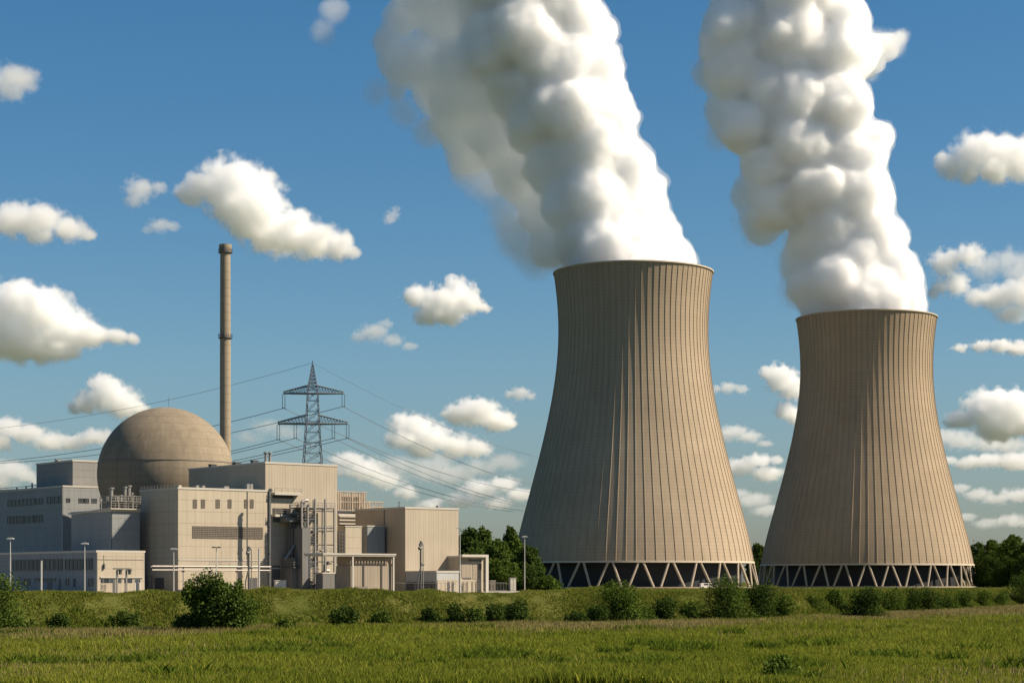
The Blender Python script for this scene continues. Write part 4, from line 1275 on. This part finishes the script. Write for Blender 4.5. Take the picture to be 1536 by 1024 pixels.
def plume(name, Y, core, veil, label, seed, soft=None):
    g = np.random.default_rng(seed)
    root = empty(name, at(core[0][0], core[0][1], Y)); base = root.location.copy()
    tag(root, label, 'steam plume', 'steam plumes of the cooling towers')
    def loc(L): return [(a - base.x, b - base.y, c - base.z, d, e, f) for a, b, c, d, e, f in L]
    C0 = loc(puffs(core, Y, 7, g, (.22, .55)) + fronts(core, Y, g))
    billow('steam_core', C0, 1.5, [('CLOUDS', 30.0, 6.0), ('CLOUDS', 11.0, 3.5), ('REMESH', 1.2, 0), ('VORONOI', 6.5, 1.8), ('CLOUDS', 5.0, 1.6), ('REMESH', .9, 0), ('VORONOI', 3.0, 1.3), ('CLOUDS', 1.8, .8), ('REMESH', .8, 0)], STEAM, root)
    billow('steam_skin', grow(C0, 1.0, .5), 1.3, [('CLOUDS', 30.0, 6.0), ('CLOUDS', 11.0, 3.5), ('REMESH', 1.3, 0), ('VORONOI', 6.5, 1.5), ('CLOUDS', 4.5, 3.6), ('CLOUDS', 1.8, 2.4), ('REMESH', .9, 0)], SKIN1, root)
    billow('steam_mist', grow(C0, 1.0, 1.6), 1.6, [('CLOUDS', 30.0, 6.0), ('CLOUDS', 11.0, 6.5), ('REMESH', 1.4, 0), ('CLOUDS', 4.5, 5.0), ('CLOUDS', 1.9, 2.6), ('REMESH', 1.1, 0)], SKIN2, root)
    S0 = loc(puffs(soft, Y, 6, g, (.25, .5)))
    billow('soft_flank', S0, 1.8, [('CLOUDS', 24.0, 9.0), ('VORONOI', 16.0, 4.0), ('CLOUDS', 9.0, 7.0), ('REMESH', 1.4, 0), ('CLOUDS', 4.0, 3.5), ('CLOUDS', 1.8, 1.5), ('REMESH', 1.1, 0)], FLANK, root)
    for nm, L, dn in (('soft_flank', soft, .07), ('steam_veil', veil, .06)):
        B_ = grow(loc(puffs(L, Y, 0, g)), 1.5 if nm == 'soft_flank' else 1.4)
        billow('steam_veil', B_, 2.5, [], torn_vapour('steam_veil', B_, dn, .055, .8, .16, .5, .22), root)
plume('steam_plume', 860,
      [(948, 408, 78), (1005, 402, 40), (890, 402, 42), (985, 362, 42), (925, 355, 62), (872, 360, 40), (960, 312, 44), (900, 302, 62), (848, 318, 34),
       (932, 252, 44), (872, 240, 60), (820, 250, 34), (912, 182, 44), (855, 172, 60), (806, 186, 40), (890, 112, 44), (832, 104, 66), (775, 130, 44),
       (862, 44, 46), (795, 40, 70), (735, 72, 50), (838, -30, 66), (755, -40, 72), (860, -80, 60), (780, -110, 70)],
      [(766, 300, 40, 20), (735, 250, 42, 25), (800, 370, 42, 10), (772, 345, 40, 12), (700, 225, 36, 25), (640, 185, 26, 20), (482, 40, 20, 10), (500, 5, 22, 10),
       (560, 120, 26, 20), (640, 60, 30, 30), (600, 150, 26, 20)],
      'white steam plume leaning left from the nearer tower, fraying into grey wisps', 11,
      [(705, 125, 64, 14), (660, 90, 46, 16), (622, 75, 36, 16), (745, 190, 48, 12), (775, 250, 40, 10), (745, 90, 50, 10), (780, 200, 36, 8), (690, 175, 36, 25), (650, 110, 34, 30), (790, 240, 40, 20), (595, 85, 32, 20), (578, 45, 26, 20), (600, 10, 32, 20), (660, 0, 30, 25), (690, 45, 40, 25), (738, 125, 44, 20), (720, 15, 58, 4), (692, 95, 46, 2), (655, -15, 52, 4), (655, 30, 34, 6), (735, 130, 46, 4), (700, 215, 30, 22),
       (588, 120, 18, 20), (640, -60, 60, 25), (815, 310, 36, 15), (826, 370, 30, 10)])
plume('steam_plume', 984,
      [(1296, 478, 70), (1350, 470, 34), (1240, 474, 36), (1330, 425, 50), (1265, 420, 58), (1215, 430, 28), (1310, 365, 48), (1250, 350, 54), (1290, 300, 52), (1225, 290, 48), (1165, 310, 36),
       (1275, 235, 54), (1205, 225, 56), (1150, 250, 38), (1255, 165, 52), (1180, 160, 60), (1120, 190, 40), (1255, 90, 50), (1180, 80, 66), (1105, 110, 46),
       (1260, 30, 44), (1190, 10, 66), (1110, 40, 50), (1080, 70, 28), (1200, -60, 74), (1120, -60, 60), (1230, -120, 60), (1140, -130, 60)],
      [(1340, 55, 26, 15), (1362, 42, 14, 15), (1085, 190, 30, 10), (1195, 430, 26, 10), (1140, 345, 30, 10), (1310, 90, 26, 15)],
      'white steam plume rising more upright from the farther right tower', 12,
      [(1305, 70, 34, 15), (1335, 58, 22, 15), (1092, 165, 34, 10), (1075, 105, 30, 10), (1150, 325, 36, 10), (1128, 280, 28, 10), (1200, 390, 30, 8), (1360, 44, 12, 15)])

CL = [  # label, px/py/r list, softness (optical depth through), flat, height of the base
    ('soft cloud cut by the left edge, highest in the sky', [(10, 118, 34), (38, 122, 24), (-25, 115, 34), (20, 140, 16)], 1.5, .75),
    ('flat soft cloud at the left edge above the biggest bright one', [(60, 332, 34), (25, 330, 34), (100, 340, 26), (-10, 335, 30), (135, 352, 14), (60, 352, 20)], 2.4, .72),
    ('largest slanting white cloud above the chimney', [(352, 280, 46), (315, 282, 30), (285, 288, 22), (385, 312, 44), (400, 345, 38), (440, 352, 36), (475, 362, 32), (508, 368, 24), (368, 335, 30), (340, 310, 26), (528, 378, 12)], 5.0, .85),
    ('small ragged cloud left of the largest slanting one', [(208, 284, 22), (200, 300, 14), (238, 282, 12)], 1.3, .9),
    ('faint smear of cloud under the small ragged one', [(240, 338, 18), (262, 342, 12), (222, 345, 10)], .9, .6),
    ('biggest bright cloud cut by the left edge, left of the chimney', [(20, 455, 42), (62, 470, 44), (100, 492, 38), (140, 503, 26), (175, 506, 17), (200, 508, 11), (55, 515, 36), (10, 510, 40), (-30, 490, 50), (95, 525, 22), (30, 432, 22)], 6.0, .8),
    ('round cloud between the dome and the office block', [(160, 590, 28), (150, 575, 18), (185, 605, 26), (130, 604, 20), (208, 612, 14), (112, 612, 12), (170, 575, 14)], 3.2, .85),
    ('pale low cloud touching the left side of the dome', [(40, 650, 22), (8, 640, 24), (75, 662, 22), (110, 664, 18), (145, 655, 20), (-15, 660, 26)], 2.0, .65),
    ('lowest pale cloud behind the roof of the office block', [(10, 705, 26), (35, 712, 18), (-20, 715, 34), (55, 722, 10)], 1.8, .6),
    ('middle white cloud left of the nearer tower top', [(658, 455, 30), (688, 438, 26), (625, 444, 20), (708, 458, 18), (675, 470, 22), (640, 470, 18), (728, 462, 9)], 4.0, .85),
    ('thin dim cloud below and left of the middle white one', [(560, 498, 22), (540, 505, 14), (590, 512, 16), (615, 520, 12), (578, 485, 12)], 1.2, .6),
    ('tiny wisp of cloud between the largest cloud and the plume', [(588, 322, 11), (583, 330, 9), (593, 314, 7)], .6, .9),
    ('bright cloud right of the pylon, over the cables', [(715, 618, 26), (745, 630, 22), (690, 622, 20), (763, 636, 11), (672, 622, 10)], 3.2, .75),
    ('white cloud just right of the pylon arms', [(618, 640, 26), (648, 655, 24), (602, 660, 18), (685, 668, 22), (715, 672, 18), (632, 672, 20)], 2.6, .8),
    ('little bright cloud against the left flank of the nearer tower', [(780, 590, 14), (765, 592, 9), (795, 594, 9)], 1.6, .75),
    ('pale broken cloud behind the pylon foot', [(520, 690, 20), (550, 705, 26), (580, 720, 22), (500, 705, 16), (610, 738, 16)], 2.0, .65),
    ('low pale cloud above the dark trees', [(720, 735, 24), (755, 725, 20), (780, 742, 18), (690, 750, 20), (745, 755, 18), (645, 758, 18)], 1.8, .55),
    ('fleecy cloud near the right edge at the height of the plume', [(1465, 228, 34), (1505, 232, 40), (1430, 248, 22), (1535, 240, 34), (1450, 262, 18), (1412, 240, 13), (1490, 258, 24)], 3.2, .85),
    ('ragged cloud beside the right rim of the farther tower', [(1420, 392, 22), (1455, 382, 20), (1435, 425, 20), (1412, 430, 14), (1400, 440, 10)], 1.8, .9),
    ('dim broad cloud cut by the right edge beside the tower rim', [(1500, 445, 30), (1535, 440, 36), (1465, 448, 22), (1520, 470, 22)], 2.2, .7),
    ('flat cloud bar at the right edge under the dim broad one', [(1470, 520, 16), (1500, 520, 18), (1440, 522, 12), (1530, 522, 18)], 2.0, .55),
    ('tall bright cloud head near the right edge beside the waist of the tower', [(1488, 608, 30), (1520, 612, 34), (1470, 622, 20), (1440, 628, 16), (1425, 634, 10), (1500, 640, 26), (1545, 625, 34)], 4.5, .85),
    ('bright cloud peeping from the left side of the farther tower waist', [(1168, 566, 22), (1190, 580, 22), (1150, 558, 11), (1180, 615, 16), (1195, 625, 14)], 3.0, .9),
    ('small flat cloud at the right side of the nearer tower waist', [(1092, 582, 14), (1112, 584, 11), (1075, 584, 10)], 1.4, .6),
    ('pale cloud in the gap between the towers, upper one', [(1100, 648, 18), (1122, 655, 16), (1085, 655, 14), (1148, 665, 10)], 1.6, .6),
    ('pale cloud in the gap between the towers, lower one', [(1110, 700, 22), (1135, 690, 18), (1150, 710, 20), (1165, 690, 12)], 1.8, .6),
    ('grey low cloud just above the trees in the gap', [(1130, 750, 24), (1150, 765, 20), (1110, 740, 16)], 1.3, .5),
    ('long pale cloud bank under the tall bright head at the right', [(1450, 695, 18), (1480, 690, 20), (1515, 692, 24), (1425, 690, 12), (1540, 690, 24)], 1.8, .55),
    ('low pale cloud bank right above the right wood', [(1465, 742, 18), (1440, 732, 14), (1495, 748, 18), (1525, 742, 22), (1550, 740, 22)], 1.6, .5),
    ('wide faint cloud veil behind the cables, right of the pylon', [(600, 700, 26), (640, 706, 30), (680, 712, 28), (720, 700, 24), (760, 692, 22), (665, 690, 20)], 1.0, .6),
    ('faint grey cloud behind the top of the chimney base and pylon arms', [(400, 640, 22), (430, 648, 20), (375, 655, 18)], .5, .6),
    ('faint broad cloud behind the right rim cloud pair', [(1480, 400, 30), (1510, 392, 28), (1530, 405, 30)], .9, .7),
    ('dim cloud mass between the tall bright head and the right tower', [(1420, 655, 22), (1445, 660, 24), (1480, 665, 22), (1515, 668, 24)], 1.3, .6),
    ('grey cloud layer resting on the right wood', [(1480, 785, 18), (1520, 780, 22), (1450, 775, 14), (1550, 782, 20)], 1.2, .45),
]
cg = np.random.default_rng(77)
for lb, cores, od, flat in CL:
    pyb = sum(c[1] for c in cores) / len(cores)
    el = (HY - pyb) / F
    Y = min(19000.0, 820.0 / el)
    k = Y / F
    rmax = max(c[2] for c in cores) * k
    L = puffs(cores, Y, 10, cg, (.25, .5), flat, .35)
    L = puffs(cores, Y, 1, cg, (.35, .55), flat, .35)
    c0 = Vector(L[0][:3]); lo_ = 1.24 if pyb > 600 else 1.04
    L = [(a - c0.x, b - c0.y, c - c0.z, d * 1.42 * lo_, e * 1.42 * lo_, f * 1.42) for a, b, c, d, e, f in L]
    s = rmax
    o = billow('cloud', L, s * .08, [], torn_vapour('cloud_vapour', L, od * (1.25 if od > 1.7 else .75) / rmax, 1.8 / rmax, .82, .16, .58, .25))
    o.location = c0
    tag(o, lb, 'cloud', 'clouds in the sky')
